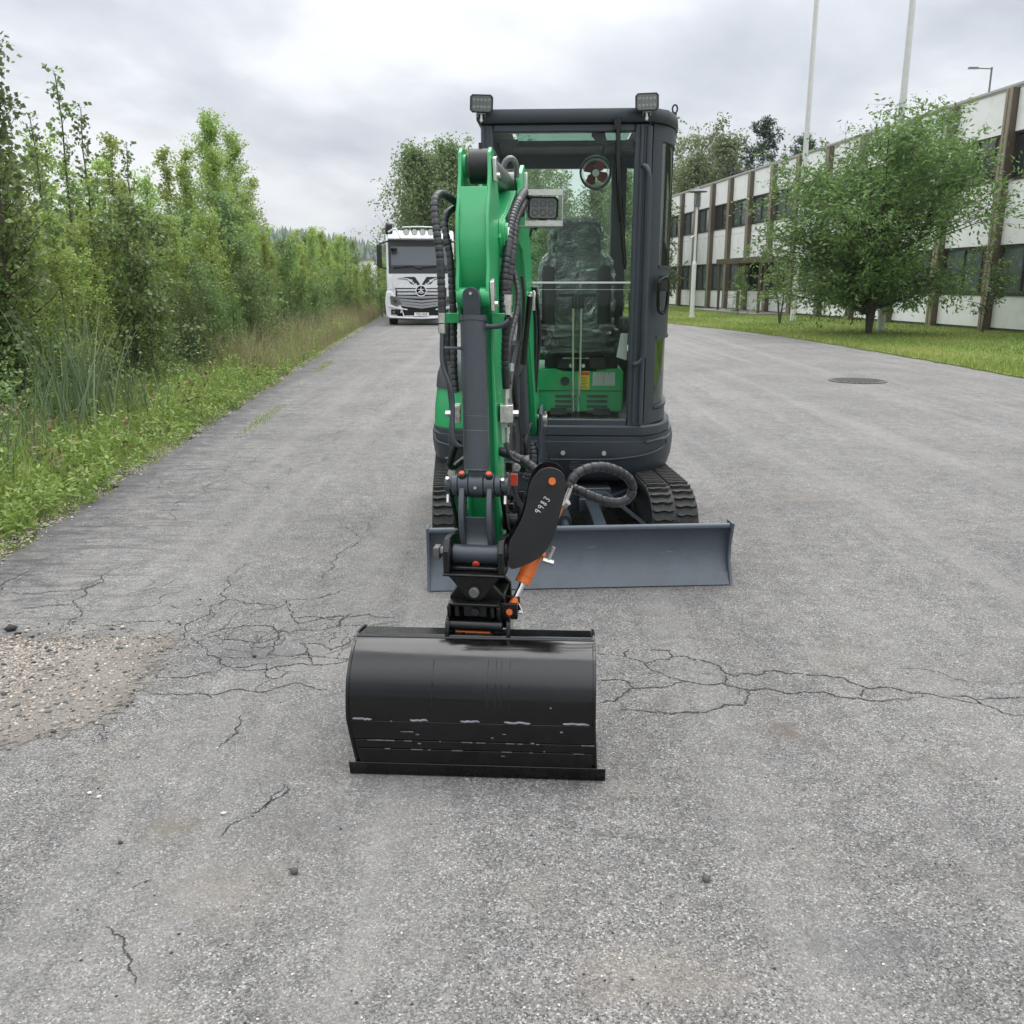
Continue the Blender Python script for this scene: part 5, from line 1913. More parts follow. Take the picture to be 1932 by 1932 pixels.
# boom work light with its polished frame
wl = worklight(*(W_(1024.5, 393, 3.80)), .122, .086, R_(1), M_=Matrix(), lens=6, bracket=False)
mb = MB()
a0, a1 = W_(990, 360, 3.8), W_(1060, 427, 3.8)
mb.b2(a0.x, a1.x, 3.74, 3.90, a0.z - .004, a0.z)
mb.b2(a1.x - .003, a1.x, 3.745, 3.90, a1.z, a0.z - .004)
mb.b2(a0.x, a0.x + .003, 3.745, 3.90, a1.z, a0.z - .004)
mb.b2(a0.x - .03, a1.x, 3.75, 3.90, a1.z - .003, a1.z)
mb.b2(a0.x, a1.x, 3.738, 3.741, a0.z - .022, a0.z)
mb.b2(a0.x, a1.x, 3.738, 3.741, a1.z - .003, a1.z + .018)
sub("light_frame", mb, ZINC, wl, smooth=0)
mb = MB()
mb.tube(spline([W_(1018, 426, 3.82), W_(1010, 432, 3.85), W_(1004, 430, 3.9), W_(1000, 445, 3.95)], .02), .005, n=6)
mb.cyl(W_(1024, 414, 3.8), W_(1024, 424, 3.8), .014, n=8)
sub("light_cable", mb, BLACKM, wl)

# --- bucket
MBK = Matrix.Translation((-.128, 2.55, 0)) @ Matrix.Rotation(R_(-3.2), 4, "Z") @ Matrix.Translation((0, -2.55, 0))
shell = [(2.705, .402), (2.672, .397), (2.64, .387), (2.608, .371), (2.580, .349), (2.558, .325), (2.545, .302), (2.537, .280), (2.531, .25), (2.527, .22), (2.525, .195)]
low1 = [(2.525, .195), (2.527, .135), (2.531, .085), (2.536, .045)]
HW = .380

mb = MB(MBK)
full = shell + low1[1:]
mb.prism(full + [(p[0] + .010, p[1] + (.004 if i < 5 else 0)) for i, p in list(enumerate(full))[::-1]], "x", -HW, HW)
bk = part("bucket", mb, BLACK, smooth=50, label="wide black grading bucket with smooth curved back")
for i, (z0_, z1_, yo) in enumerate(((.192, .130, -.003), (.128, .100, -.0055), (.098, .048, -.008))):
    def yz(z):
        for (a0_, b0_), (a1_, b1_) in zip(full, full[1:]):
            if b1_ <= z <= b0_:
                return a0_ + (a1_ - a0_) * (b0_ - z) / (b0_ - b1_)
        return full[-1][0]
    mb = MB(MBK)
    mb.prism([(yz(z0_) + yo, z0_), (yz(z1_) + yo, z1_), (yz(z1_) + .002, z1_), (yz(z0_) + .002, z0_)], "x", -HW + .004 + i * .004, HW - .004 - i * .004)
    sub("wear_plate", mb, BLACK, bk, bevel=.001)
WELD = paint("scuffed_weld", (0.20, 0.21, 0.23), 0.35, metal=.3, var=0.4, scale=60)
for x0_, x1_ in ((-.365, -.305), (-.185, -.130), (-.03, .03), (.105, .185), (.285, .365)):
    mb = MB(MBK)
    P = [(x0_ + (x1_ - x0_) * i / 9, 2.5235, .197 + random.Random(int(x0_ * 1000) + i).uniform(-.002, .002)) for i in range(10)]
    mb.tube(P, [.0015] + [.0034] * 8 + [.0015], n=8)
    sub("weld_bead", mb, WELD, bk)
mb = MB(MBK)
r5 = random.Random(11)
for zz, n_ in ((.128, 14), (.098, 9), (.160, 4)):
    for _ in range(n_):
        x_ = r5.uniform(-.34, .34)
        l_ = r5.uniform(.006, .04)
        mb.b2(x_, x_ + l_, yz(zz) - .0085, yz(zz) - .006, zz - .0007, zz + r5.uniform(.0003, .0016))
for _ in range(10):
    x_, zz = r5.uniform(-.3, .3), r5.uniform(.06, .29)
    mb.b2(x_, x_ + r5.uniform(.003, .012), yz(zz) - .0095, yz(zz) - .004, zz, zz + .0016)
sub("paint_scratch", mb, WELD, bk, smooth=0)
for s_ in (-1, 1):
    mb = MB(MBK)
    side = [(p[0] - .006, p[1]) for p in full] + [(2.56, .03), (2.84, .10), (2.92, .22), (2.90, .33), (2.82, .392), (2.715, .412)]
    mb.prism(side, "x", s_ * HW - .005, s_ * HW + .005)
    sub("side_plate", mb, BLACK, bk, bevel=.002)
mb = MB(MBK)
mb.prism([(2.690, .402), (2.700, .410), (2.815, .388), (2.815, .376)], "x", -HW + .006, HW - .006)
sub("top_plate", mb, BLACK, bk, bevel=.002)
mb = MB(MBK)
mb.cyl((-HW, 2.693, .400), (HW, 2.693, .400), .0065, n=10)
sub("top_edge_weld", mb, BLACK, bk)
mb = MB(MBK)
mb.prism([(2.524, .048), (2.534, .050), (2.548, .004), (2.534, .002)], "x", -.383, .419)
sub("cutting_edge", mb, BLACK, bk, bevel=.0015)
for s_ in (-1, 1):
    mb = MB(MBK)
    mb.prism([(2.692, .395), (2.692, .43), (2.705, .452), (2.73, .462), (2.76, .458), (2.85, .44), (2.87, .40), (2.86, .36)], "x", .010 + s_ * .098 - .007, .010 + s_ * .098 + .007)
    mb2 = mb
    sub("hitch_ear", mb2, BLACK, bk, bevel=.003)
mb = MB(MBK)
for x_ in (-.118, .052, .078, .094, .12):
    mb.box((x_, 2.5805, .352), (.0012, .0015, .06), Matrix.Rotation(R_(-40), 4, "X"))
    mb.box((x_, 2.5355, .28), (.0012, .0015, .08), Matrix.Rotation(R_(-10), 4, "X"))
sub("drip_line", mb, BLACKM, bk, smooth=0)

# the lower shell runs slightly aslant to the wider cutting edge
MBi = MBK.inverted()
for o in [bk] + [c for c in exc.children_recursive if c.parent == bk]:
    if o.name.startswith("cutting_edge"):
        continue
    for v_ in o.data.vertices:
        q = MBi @ (v_.co + ROOT)
        if q.z < .2:
            q.x = q.x * (1 - .12 * (.2 - q.z)) + .10 * (.2 - q.z)
            v_.co = MBK @ q - ROOT

# ------------------------------------------------------------------ TRUCK
TW = 1.0
tl = at(796, 612, 34.5)
trk = empty("truck", (tl.x, 34.5, 0), "white truck with roof light bar and black tribal print on its front", "truck", rotz=R_(5.6), scale=1.045)


def tp(name, mb, mat, parent=None, bevel=0, smooth=35):
    return link(name, mb.mesh(name, mat, smooth=smooth), parent or trk, bevel=bevel)


mb = MB()
cab = [(.0, .80), (-.02, 1.2), (-.02, 1.75), (.06, 2.0), (.26, 2.75), (.34, 3.0), (.60, 3.25), (1.2, 3.32), (2.2, 3.32), (2.25, .8)]
mb.prism(cab, "x", -1.20, 1.20)
tp("cab_body", mb, WHITEP, bevel=.05)
mb = MB()
mb.prism([(.045, 2.08), (.215, 2.72), (.235, 2.72), (.065, 2.08)], "x", -1.04, 1.04)
wsn = tp("windscreen", mb, TPANE, smooth=0)
mb = MB()
mb.prism([(-.03, 1.80), (.04, 2.07), (.25, 2.95), (.29, 3.03), (.30, 2.95), (.07, 2.05), (.0, 1.80)], "x", -1.12, -1.03)
mb.prism([(-.03, 1.80), (.04, 2.07), (.25, 2.95), (.29, 3.03), (.30, 2.95), (.07, 2.05), (.0, 1.80)], "x", 1.03, 1.12)
mb.prism([(-.032, 1.80), (.045, 2.08), (.08, 2.08), (.0, 1.80)], "x", -1.03, 1.03)
mb.prism([(.212, 2.72), (.262, 2.95), (.30, 2.95), (.25, 2.72)], "x", -1.03, 1.03)
tp("windscreen_surround", mb, BLACKM, wsn)
mb = MB()
mb.tube([(-.95, -.01, 1.99), (-.3, .0, 2.05), (.02, -.01, 1.93)], .016, n=6)
mb.tube([(.0, .0, 1.99), (.55, .0, 2.05), (.9, -.01, 1.93)], .016, n=6)
tp("windscreen_wiper", mb, BLACK, wsn)
mb = MB()
mb.prism([(-.98, 1.30), (.98, 1.30), (1.06, 1.78), (-1.06, 1.78)], "y", -.05, -.018)
bon = tp("front_panel", mb, WHITEP, bevel=.02)
# tribal print
mb = MB()
for s_ in (-1, 1):
    for poly in ([(.80, 1.62), (.45, 1.68), (.18, 1.68), (.05, 1.50), (.0, 1.40), (.10, 1.40), (.14, 1.47), (.20, 1.44), (.22, 1.52), (.28, 1.50), (.26, 1.58), (.34, 1.60), (.45, 1.64)],
                 [(.80, 1.60), (.45, 1.60), (.36, 1.52), (.28, 1.48), (.20, 1.41), (.30, 1.43), (.36, 1.47), (.40, 1.54), (.48, 1.58)]):
        mb.prism([(s_ * (x_ * 1.0 + .03), z_) for x_, z_ in (poly if s_ > 0 else poly[::-1])], "y", -.056, -.051)
tp("black_tribal_print", mb, BLACKM, bon, smooth=0)
# grille slats
for i, (z_, dz, w_) in enumerate(((1.26, 0, .86), (1.14, .0, .84), (1.02, .03, .86), (.90, .07, .84), (.80, .09, .82), (.71, .10, .80))):
    mb = MB()
    mb.add([(-w_, -.06, z_ + dz * .5), (0, -.11, z_ - dz * .5), (w_, -.06, z_ + dz * .5), (-w_, -.04, z_ + dz * .5 - .075), (0, -.09, z_ - dz * .5 - .075), (w_, -.04, z_ + dz * .5 - .075),
            (-w_, 0, z_ + dz * .5), (0, -.03, z_ - dz * .5), (w_, 0, z_ + dz * .5), (-w_, 0, z_ + dz * .5 - .075), (0, -.03, z_ - dz * .5 - .075), (w_, 0, z_ + dz * .5 - .075)],
           [(0, 1, 4, 3), (1, 2, 5, 4), (6, 9, 10, 7), (7, 10, 11, 8), (0, 6, 7, 1), (1, 7, 8, 2), (3, 4, 10, 9), (4, 5, 11, 10), (0, 3, 9, 6), (2, 8, 11, 5)])
    tp("grille_slat", mb, SILVER if i > 1 else WHITEP, bevel=.006)
mb = MB()
mb.b2(-.9, .9, -.03, .0, .55, 1.30)
tp("grille_backing", mb, BLACKM)
mb = MB()
mb.tube([(math.cos(i * math.pi / 18) * .185, -.115, 1.20 + math.sin(i * math.pi / 18) * .185) for i in range(37)], .02, n=8)
for k in range(3):
    a_ = math.pi / 2 + k * 2 * math.pi / 3
    mb.prism([(math.cos(a_ + 1.3) * .028, 1.20 + math.sin(a_ + 1.3) * .028), (math.cos(a_ - 1.3) * .028, 1.20 + math.sin(a_ - 1.3) * .028), (math.cos(a_) * .18, 1.20 + math.sin(a_) * .18)], "y", -.13, -.105)
em = tp("star_emblem", mb, WHITEP)
mb = MB()
mb.cyl((0, -.10, 1.20), (0, -.06, 1.20), .18, n=32)
tp("emblem_disc", mb, BLACK, em)
# bumper
mb = MB()
mb.prism([(-1.25, .34), (-1.15, .24), (1.15, .24), (1.25, .34), (1.28, .85), (1.22, 1.20), (1.02, 1.16), (.90, .95), (.70, .62), (.62, .34), (-.62, .34), (-.70, .62), (-.90, .95), (-1.02, 1.16), (-1.22, 1.20), (-1.28, .85)], "y", -.10, .35)
bmp = tp("bumper", mb, WHITEP, bevel=.03)
mb = MB()
mb.b2(-.72, .72, -.05, .3, .34, .66)
tp("lower_grille", mb, BLACK, bmp)
mb = MB()
mb.tube([(-1.15, -.14, .30), (-.6, -.17, .27), (0, -.19, .25), (.6, -.17, .27), (1.15, -.14, .30)], .03, n=8)
mb.tube([(-1.15, -.14, .68), (-.8, -.16, .60), (-.5, -.17, .55)], .022, n=8)
mb.tube([(1.15, -.14, .68), (.8, -.16, .60), (.5, -.17, .55)], .022, n=8)
tp("light_bull_bar", mb, WHITEP, bmp)
for s_ in (-1, 1):
    mb = MB()
    mb.prism([(s_ * 1.10, 1.03), (s_ * .84, 1.0), (s_ * .70, .75), (s_ * .88, .66), (s_ * 1.08, .76)], "y", -.13, -.10)
    hl_ = tp("headlight", mb, STEELD, bevel=.008)
    mb = MB()
    mb.cyl((s_ * .94, -.135, .84), (s_ * .94, -.13, .84), .08, n=18)
    tp("headlamp_lens", mb, CLEAR, hl_)
    mb = MB()
    mb.prism([(s_ * 1.08, .56), (s_ * .74, .56), (s_ * .76, .38), (s_ * 1.08, .38)], "y", -.12, -.10)
    fg = tp("fog_light", mb, BLACK, bevel=.01)
    mb = MB()
    mb.cyl((s_ * .98, -.125, .47), (s_ * .98, -.12, .47), .05, n=14)
    tp("fog_lens", mb, STEELD, fg)
    mb = MB()
    mb.prism([(s_ * 1.12, 1.75), (s_ * 1.02, 1.72), (s_ * .94, 1.25), (s_ * 1.15, 1.22)], "y", -.04, .0)
    tp("corner_deflector", mb, WHITEP, bevel=.02)
    # wheels
    mb = MB()
    mb.cyl((s_ * .88, .95, .50), (s_ * 1.18, .95, .50), .50, n=36)
    wh = tp("wheel", mb, RUBBER, bevel=.03)
    mb = MB()
    mb.cyl((s_ * 1.17, .95, .50), (s_ * 1.20, .95, .50), .28, n=24)
    tp("rim", mb, ZINC, wh)
    # mirrors
    mb = MB()
    mb.b2(s_ * 1.34, s_ * 1.52, .0, .12, 2.02, 2.78)
    mr = tp("side_mirror", mb, BLACKM, bevel=.03)
    mb = MB()
    mb.tube([(s_ * 1.43, .06, 2.80), (s_ * 1.25, .10, 2.86), (s_ * 1.10, .20, 2.90)], .03, n=8)
    mb.tube([(s_ * 1.43, .06, 2.02), (s_ * 1.25, .10, 1.98), (s_ * 1.12, .12, 1.95)], .03, n=8)
    tp("mirror_arm", mb, BLACKM, mr)
mb = MB()
mb.lathe([(.0, -.06), (.10, -.04), (.13, .03), (.06, .07)], n=14, loc=Matrix.Translation((-.92, .02, 2.60)))
tp("kerb_mirror", mb, BLACK)
mb = MB()
mb.b2(-1.20, -.95, .30, .50, 3.12, 3.5)
tp("beacon", mb, BLACKM, bevel=.06)
# sun visor and light bar
mb = MB()
mb.prism([(.14, 2.98), (.26, 2.93), (.50, 3.12), (.44, 3.22), (.24, 3.10)], "x", -1.13, 1.13)
tp("sun_visor", mb, WHITEP, bevel=.02)
mb = MB()
mb.tube(spline([(-1.1, .10, 3.20), (-.85, .05, 3.30), (-.68, .0, 3.02), (-.5, -.02, 2.99), (.5, -.02, 2.99), (.68, .0, 3.02), (.85, .05, 3.30), (1.1, .10, 3.20)], .06), .028, n=8)
mb.tube(spline([(-.6, .05, 3.36), (0, .03, 3.38), (.6, .05, 3.36)], .1), .022, n=8)
lb = tp("light_bar", mb, WHITEP)
for k in range(5):
    x_ = (k - 2) * .285 + .10
    mb = MB()
    mb.cyl((x_, .04, 3.20), (x_, .14, 3.20), .115, .07, n=20)
    rl = tp("roof_lamp", mb, BLACKM, lb)
    mb = MB()
    mb.cyl((x_, .03, 3.20), (x_, .038, 3.20), .10, n=20)
    tp("lamp_lens", mb, PAPER, lb)
mb = MB()
mb.b2(-.26, .26, -.20, -.19, .33, .45)
pltl = tp("number_plate", mb, WALLW)
fc = bpy.data.curves.new("plate_text", "FONT")
fc.body = "YEJ-408"
fc.size = .125
fc.align_x = "CENTER"
fc.extrude = .001
fo = bpy.data.objects.new("tmp_text", fc)
COL.objects.link(fo)
dg = bpy.context.evaluated_depsgraph_get()
tm = bpy.data.meshes.new_from_object(fo.evaluated_get(dg))
bpy.data.objects.remove(fo)
tm.materials.clear()
tm.materials.append(PRINT)
tm.transform(Matrix.Translation((0, -.2025, .348)) @ Matrix.Rotation(R_(90), 4, "X"))
link("plate_lettering", tm, pltl)
mb = MB()
mb.b2(-1.2, 1.2, 2.3, 9.0, 1.05, 1.25)
mb.b2(-.45, .45, 1.0, 9.0, .6, 1.0)
tp("chassis", mb, BLACKM)
mb = MB()
mb.b2(-1.22, 1.22, 3.0, 9.0, 1.26, 2.0)
tp("tipper_body", mb, SILVER, bevel=.03)
for yy in (6.2, 7.6):
    for s_ in (-1, 1):
        mb = MB()
        mb.cyl((s_ * .70, yy, .50), (s_ * 1.18, yy, .50), .50, n=28)
        tp("wheel", mb, RUBBER, bevel=.03)

# ------------------------------------------------------------------ OFFICE BUILDING (origin at its near corner on the ground, +y along the facade)
PY = [30.3 + 3.07 * k for k in range(-3, 15)]
fdir = Vector((-.12, 1, 0)).normalized()
bo = Vector((15.9 - .12 * (PY[0] - 28.4), PY[0], 0))
bld = empty("office_building", bo, "long two storey office building with white panels, brown pilasters and ribbon windows", "building", rotz=math.atan2(.12, 1))
# in building space: x>0 is inside, y along the facade
BL = (PY[-1] - PY[0]) / fdir.y
BAY = BL / (len(PY) - 1)


def bpart(name, mb, mat, parent=None, bevel=0, loc=None):
    o = link(name, mb.mesh(name, mat, smooth=0), parent or bld, bevel=bevel)
    if loc:
        o.location = loc
    return o


mb = MB()
mb.b2(.20, 14, 0, BL, .0, 7.35)
bpart("wall_core", mb, BROWN)
mb = MB()
mb.b2(.10, 14, -.3, BL + .3, -.05, .12)
bpart("plinth", mb, CONC)
mb = MB()
mb.b2(-.06, .35, -.1, BL + .1, 7.452, 7.53)
mb.b2(-.03, 14, -.1, BL + .1, 7.40, 7.45)
bpart("roof_edge", mb, ROOFM)


def share(name, mb, mat):
    return mb.mesh(name, mat, smooth=0)


wp_ = BAY - .30
g1 = MB().b2(0, .16, .15, .15 + wp_, 6.12, 7.40)
g2 = MB().b2(0, .16, .15, .15 + wp_, 2.72, 4.28)
g2b = MB().b2(0.004, .16, .15, .15 + wp_, 4.295, 4.68)
g3 = MB().b2(0, .16, .15, .15 + wp_, .12, 1.15)
M1, M2, M2b, M3 = (share("white_panel", g, WALLW) for g in (g1, g2, g2b, g3))
pil = MB()
pil.b2(-.22, .22, -.13, .13, .0, 7.39)
MP = share("pilaster", pil, BROWN)
pf = MB()
pf.b2(-.262, -.222, -.145, -.02, .0, 7.392)
pf.b2(-.262, -.222, .03, .145, .0, 7.392)
MPF = share("pilaster_trim", pf, BROWNL)


def win_meshes(z0, z1, nm):
    fm = MB()
    y0_, y1_ = .16, .16 + wp_ - .02
    for (ya, yb, za, zb) in ((y0_, y1_, z0, z0 + .07), (y0_, y1_, z1 - .07, z1), (y0_, y0_ + .07, z0 + .07, z1 - .07), (y1_ - .07, y1_, z0 + .07, z1 - .07),
                             (y0_ + .62, y0_ + .69, z0 + .07, z1 - .07), (y0_ + 1.60, y0_ + 1.68, z0 + .07, z1 - .07)):
        fm.b2(.04, .14, ya, yb, za, zb)
    fm.b2(-.03, .10, y0_, y1_, z0 - .03, z0 - .002)
    p1 = MB().b2(.10, .11, y0_ + .69, y0_ + 1.60, z0 + .07, z1 - .07)
    p2 = MB().b2(.10, .11, y0_ + 1.68, y1_ - .07, z0 + .07, z1 - .07)
    p3 = MB().b2(.08, .12, y0_ + .07, y0_ + .62, z0 + .07, z1 - .07)
    return share("window_frame", fm, FRAMEB), share("pane", p1, PANE), share("pane", p1, PANEC), share("pane", p2, PANE), share("pane", p2, PANEC), share("blind_panel", p3, BROWN)


WU = win_meshes(4.69, 6.11, "u")
WL = win_meshes(1.16, 2.71, "l")
r6 = random.Random(21)
for k in range(len(PY) - 1):
    y_ = k * BAY
    for M_ in (M1, M2, M2b, M3):
        link("white_panel", M_, bld).location = (0, y_, 0)
    for WM, lowr in ((WU, False), (WL, True)):
        fr = link("window", WM[0], bld)
        fr.location = (0, y_, 0)
        cur_ = r6.random() < (.75 if lowr else .35)
        link("pane", WM[2] if cur_ else WM[1], fr)
        link("pane", WM[4] if (cur_ or r6.random() < .3) else WM[3], fr)
        link("blind_panel", WM[5], fr)
for k in range(len(PY)):
    p = link("pilaster", MP, bld)
    p.location = (0, k * BAY, 0)
    link("pilaster_trim", MPF, p)
# rainwater pipe
mb = MB()
mb.cyl((-.05, 0, 4.9), (-.05, 0, 7.35), .05, n=8)
mb.cyl((-.05, 0, .2), (-.05, 0, 4.85), .045, n=8)
bpart("rainwater_pipe", mb, WHITE, loc=(0, 11 * BAY + .2, 0))
# entrance canopy
ca = MB()
ca.b2(-1.7, 0, .3, 2 * BAY + .4, 2.55, 2.82)
cn = bpart("entrance_canopy", ca, BROWN, loc=(0, 8 * BAY, 0))
for yy in (.5, BAY + .3, 2 * BAY + .2):
    mb = MB()
    mb.b2(-1.6, -1.48, yy - .06, yy + .06, 0, 2.55)
    bpart("canopy_post", mb, BROWN, cn)
mb = MB()
mb.b2(-2.2, -.30, -.4, 2 * BAY + 3.0, .02, .10)
bpart("entrance_step", mb, CONC, loc=(0, 8 * BAY, 0))
# roof lamp on a mast
p0, p1 = at(1864, 190, 36), at(1872, 117, 36)
ms = empty("roof_lamp_mast", (p0.x, 36, 7.45), "thin dark mast with a short sideways lamp arm standing on the roof", "lamp mast")
mb = MB()
mb.cyl((0, 0, 0), (0, 0, 1.75), .035, n=8)
link("pole", mb.mesh("pole", STEELD), ms)
mb = MB()
mb.tube([(0, 0, 1.70), (-.60, 0, 1.72)], .025, n=6)
mb.box((-.68, 0, 1.72), (.34, .12, .06))
link("lamp_head", mb.mesh("lamp_head", STEELD), ms)

# ------------------------------------------------------------------ poles
for (x_, y_, lab) in ((11.52, 37.75, "tall white flagpole rising from the lawn left of the big leafy tree"), (12.0, 29.9, "tall white flagpole standing right behind the trunk of the big leafy tree")):
    fp = empty("flagpole", (x_, y_, 0), lab, "flagpole", "white flagpoles on the lawn")
    mb = MB()
    mb.cyl((0, 0, 0), (0, 0, 14), .125, .075, n=16)
    link("pole", mb.mesh("pole", WHITE), fp)
    mb = MB()
    mb.lathe([(.0, 13.98), (.11, 14.03), (.11, 14.12), (.0, 14.18)], n=14)
    link("finial", mb.mesh("finial", WHITE), fp)
    mb = MB()
    mb.tube([(-.13, -.1, 1.2), (-.11, -.08, 13.8)], .007, n=4)
    link("halyard", mb.mesh("halyard", WHITE), fp)
lp = empty("lamp_post", (8.05, 41.26, 0), "grey lamp post with a flat disc shade by the corner of the asphalt", "lamp post")
mb = MB()
mb.cyl((0, 0, 0), (0, 0, .12), .13, n=14)
mb.cyl((0, 0, .1), (0, 0, 2.35), .10, n=14)
mb.cyl((0, 0, 2.35), (0, 0, 2.5), .10, .058, n=14)
mb.cyl((0, 0, 2.5), (0, 0, 4.8), .055, n=14)
link("pole", mb.mesh("pole", WHITE), lp)
mb = MB()
mb.tube([(0, 0, 3.6), (-.22, -.05, 3.45)], .03, n=6)
link("bracket", mb.mesh("bracket", WHITE), lp)
mb = MB()
mb.lathe([(.40, 5.36), (.40, 5.39), (.12, 5.46), (.06, 5.56), (.0, 5.58)], n=28)
link("disc_shade", mb.mesh("disc_shade", STEELD), lp)
mb = MB()
mb.lathe([(.11, 4.8), (.13, 4.86), (.13, 5.22), (.10, 5.37)], n=18)
link("lamp_glass", mb.mesh("lamp_glass", CLEAR), lp)
mb = MB()
for k in range(4):
    a_ = k * math.pi / 2
    mb.cyl((math.cos(a_) * .13, math.sin(a_) * .13, 4.8), (math.cos(a_) * .13, math.sin(a_) * .13, 5.38), .012, n=6)
mb.cyl((0, 0, 4.8), (0, 0, 5.1), .05, n=10)
mb.lathe([(.14, 4.76), (.14, 4.86), (.06, 4.87)], n=16)
link("lamp_cage", mb.mesh("lamp_cage", STEELD), lp)


# ------------------------------------------------------------------ trees
def grow(seed, h, base, width, n_br, twigs, lpt, leaf, mat, bark, trunk_r, aspect=1.6, prof=None, up=.6, spread=.10, multi=1, droop=0, lean=.05, tip=1.0, ang=None, rise=None):
    """returns (trunk mesh, crown mesh): stems, limbs and twigs with leaves along the twigs"""
    r = np.random.default_rng(seed)
    rq = random.Random(seed)
    mb = MB()
    P, DIR, CL = [], [], []
    prof = prof or (lambda t_: math.sin(math.pi * min(1, t_ * .85 + .12)) ** .7)
    for s_ in range(multi):
        ang0 = ang[s_] if ang else rq.uniform(0, 6.28)
        out = 0 if multi == 1 else width * (.52 if ang else .55) * rq.uniform(.6, 1)
        hh = h * (1 if s_ == 0 else rq.uniform(.72, .95))
        stem = []
        for i in range(8):
            t_ = i / 7
            b_ = out * max(0, t_ - (rise[0] if rise else 0)) ** (1.0 if rise else 1.2) * .6
            stem.append(Vector((math.cos(ang0) * b_ + rq.uniform(-1, 1) * lean * t_ * .6, math.sin(ang0) * b_ + rq.uniform(-1, 1) * lean * t_ * .6, hh * t_)))
        stem[0] = Vector((0, 0, 0))
        mb.tube(stem, [trunk_r * (1 - .9 * i / 7) * (1 if multi == 1 else .75) + .004 for i in range(8)], n=7)
        for bi in range(n_br // multi):
            t_ = base + (1 - base) * (bi + rq.random()) / (n_br // multi)
            t_ = min(t_, .995)
            i0 = min(6, int(t_ * 7))
            p0 = stem[i0].lerp(stem[i0 + 1], t_ * 7 - i0)
            tt = (t_ - base) / (1 - base)
            Lb = width * .5 * prof(tt) * rq.uniform(.55, 1.2) * (.75 if multi > 1 else 1)
            if tt > .93:
                Lb *= tip
            a_ = rq.uniform(0, 6.28)
            el = up * (0.6 + .7 * tt)
            d = Vector((math.cos(a_), math.sin(a_), el)).normalized()
            bpts = [p0]
            for k in range(4):
                d = (d + Vector((rq.uniform(-.2, .2), rq.uniform(-.2, .2), rq.uniform(-.1, .2) - droop * k))).normalized()
                bpts.append(bpts[-1] + d * Lb / 4)
            r0 = max(.003, trunk_r * .38 * (1 - t_ * .7))
            mb.tube(bpts, [r0 * (1 - .2 * k) for k in range(5)], n=4, cap=False)
            cl = rq.uniform(-.16, .16)
            for w_ in range(twigs):
                q = rq.uniform(.2, 1)
                k = min(3, int(q * 4))
                b0 = bpts[k].lerp(bpts[k + 1], q * 4 - k)
                td = Vector((rq.gauss(0, 1), rq.gauss(0, 1), rq.gauss(.25, .7) - droop)).normalized()
                tL = Lb * rq.uniform(.15, .42) + .05
                if w_ % 3 == 0:
                    mb.tube([b0, b0 + td * tL], [.006 if trunk_r > .05 else .003, .002], n=3, cap=False)
                ts = r.uniform(0.05, 1, lpt)[:, None]
                pp = np.array(b0)[None] + np.array(td)[None] * tL * ts + r.normal(size=(lpt, 3)) * spread * (leaf * 2.2 if spread > 1 else 1) * .5
                P.append(pp)
                DIR.append(np.repeat(np.array(td)[None], lpt, 0) + np.array([0, 0, -.3 - droop])[None])
                CL.append(np.full(lpt, cl))
    P = np.concatenate(P)
    P[:, 2] = np.maximum(P[:, 2], .03)
    cm_ = leaves_mesh("crown", P, leaf, r, mat, aspect=aspect, axis=np.concatenate(DIR), clump=np.concatenate(CL))
    tm_ = mb.mesh("trunk", bark, smooth=60)
    return tm_, cm_


def put_tree(meshes, x, y, z, sc, rot, name, label, group=None, scz=None):
    e = bpy.data.objects.new(name, None)
    COL.objects.link(e)
    e.location = (x, y, z)
    e.rotation_euler = (0, 0, rot)
    e.scale = (sc, sc, scz or sc)
    e["label"] = label
    e["category"] = "tree"
    if group:
        e["group"] = group
    link("trunk", meshes[0], e)
    link("crown", meshes[1], e)
    return e


# saplings for the thicket
birchA = grow(11, 4.2, .10, 1.9, 58, 5, 15, .060, L_BIRCH, BARKB, .028, 1.35, lambda t_: 1.0 - .78 * t_ ** 1.2, up=.9, spread=.08)
birchB = grow(12, 3.4, .06, 1.8, 54, 5, 15, .058, L_BIRCH, BARK, .022, 1.35, lambda t_: 1.0 - .65 * t_ ** 1.5, up=.8, spread=.09)
alder = grow(13, 2.8, .05, 1.9, 48, 5, 14, .075, L_DARK, BARK, .025, 1.3, lambda t_: 1.0 - .5 * t_ ** 2, up=.7, spread=.10)
bushy = grow(14, 2.2, .03, 1.8, 46, 5, 15, .058, L_CHERRY, BARK, .018, 1.8, lambda t_: 1.0 - .5 * t_ ** 2, up=.9, spread=.10)
sparse = grow(15, 4.0, .25, 1.1, 36, 3, 5, .062, L_DARK, BARK, .022, 1.25, lambda t_: 1.0 - .8 * t_, up=1.3, spread=.05)
bigb = grow(16, 5.6, .12, 3.0, 110, 7, 16, .060, L_BIRCH, BARKB, .05, 1.35, lambda t_: 1.0 - .8 * t_ ** 1.5, up=1.1, spread=.10)
leafy = grow(17, 4.1, .15, 1.7, 66, 5, 12, .066, L_DARK, BARK, .04, 1.2, lambda t_: .8 - .35 * t_ ** 1.5, up=.8, spread=.10)



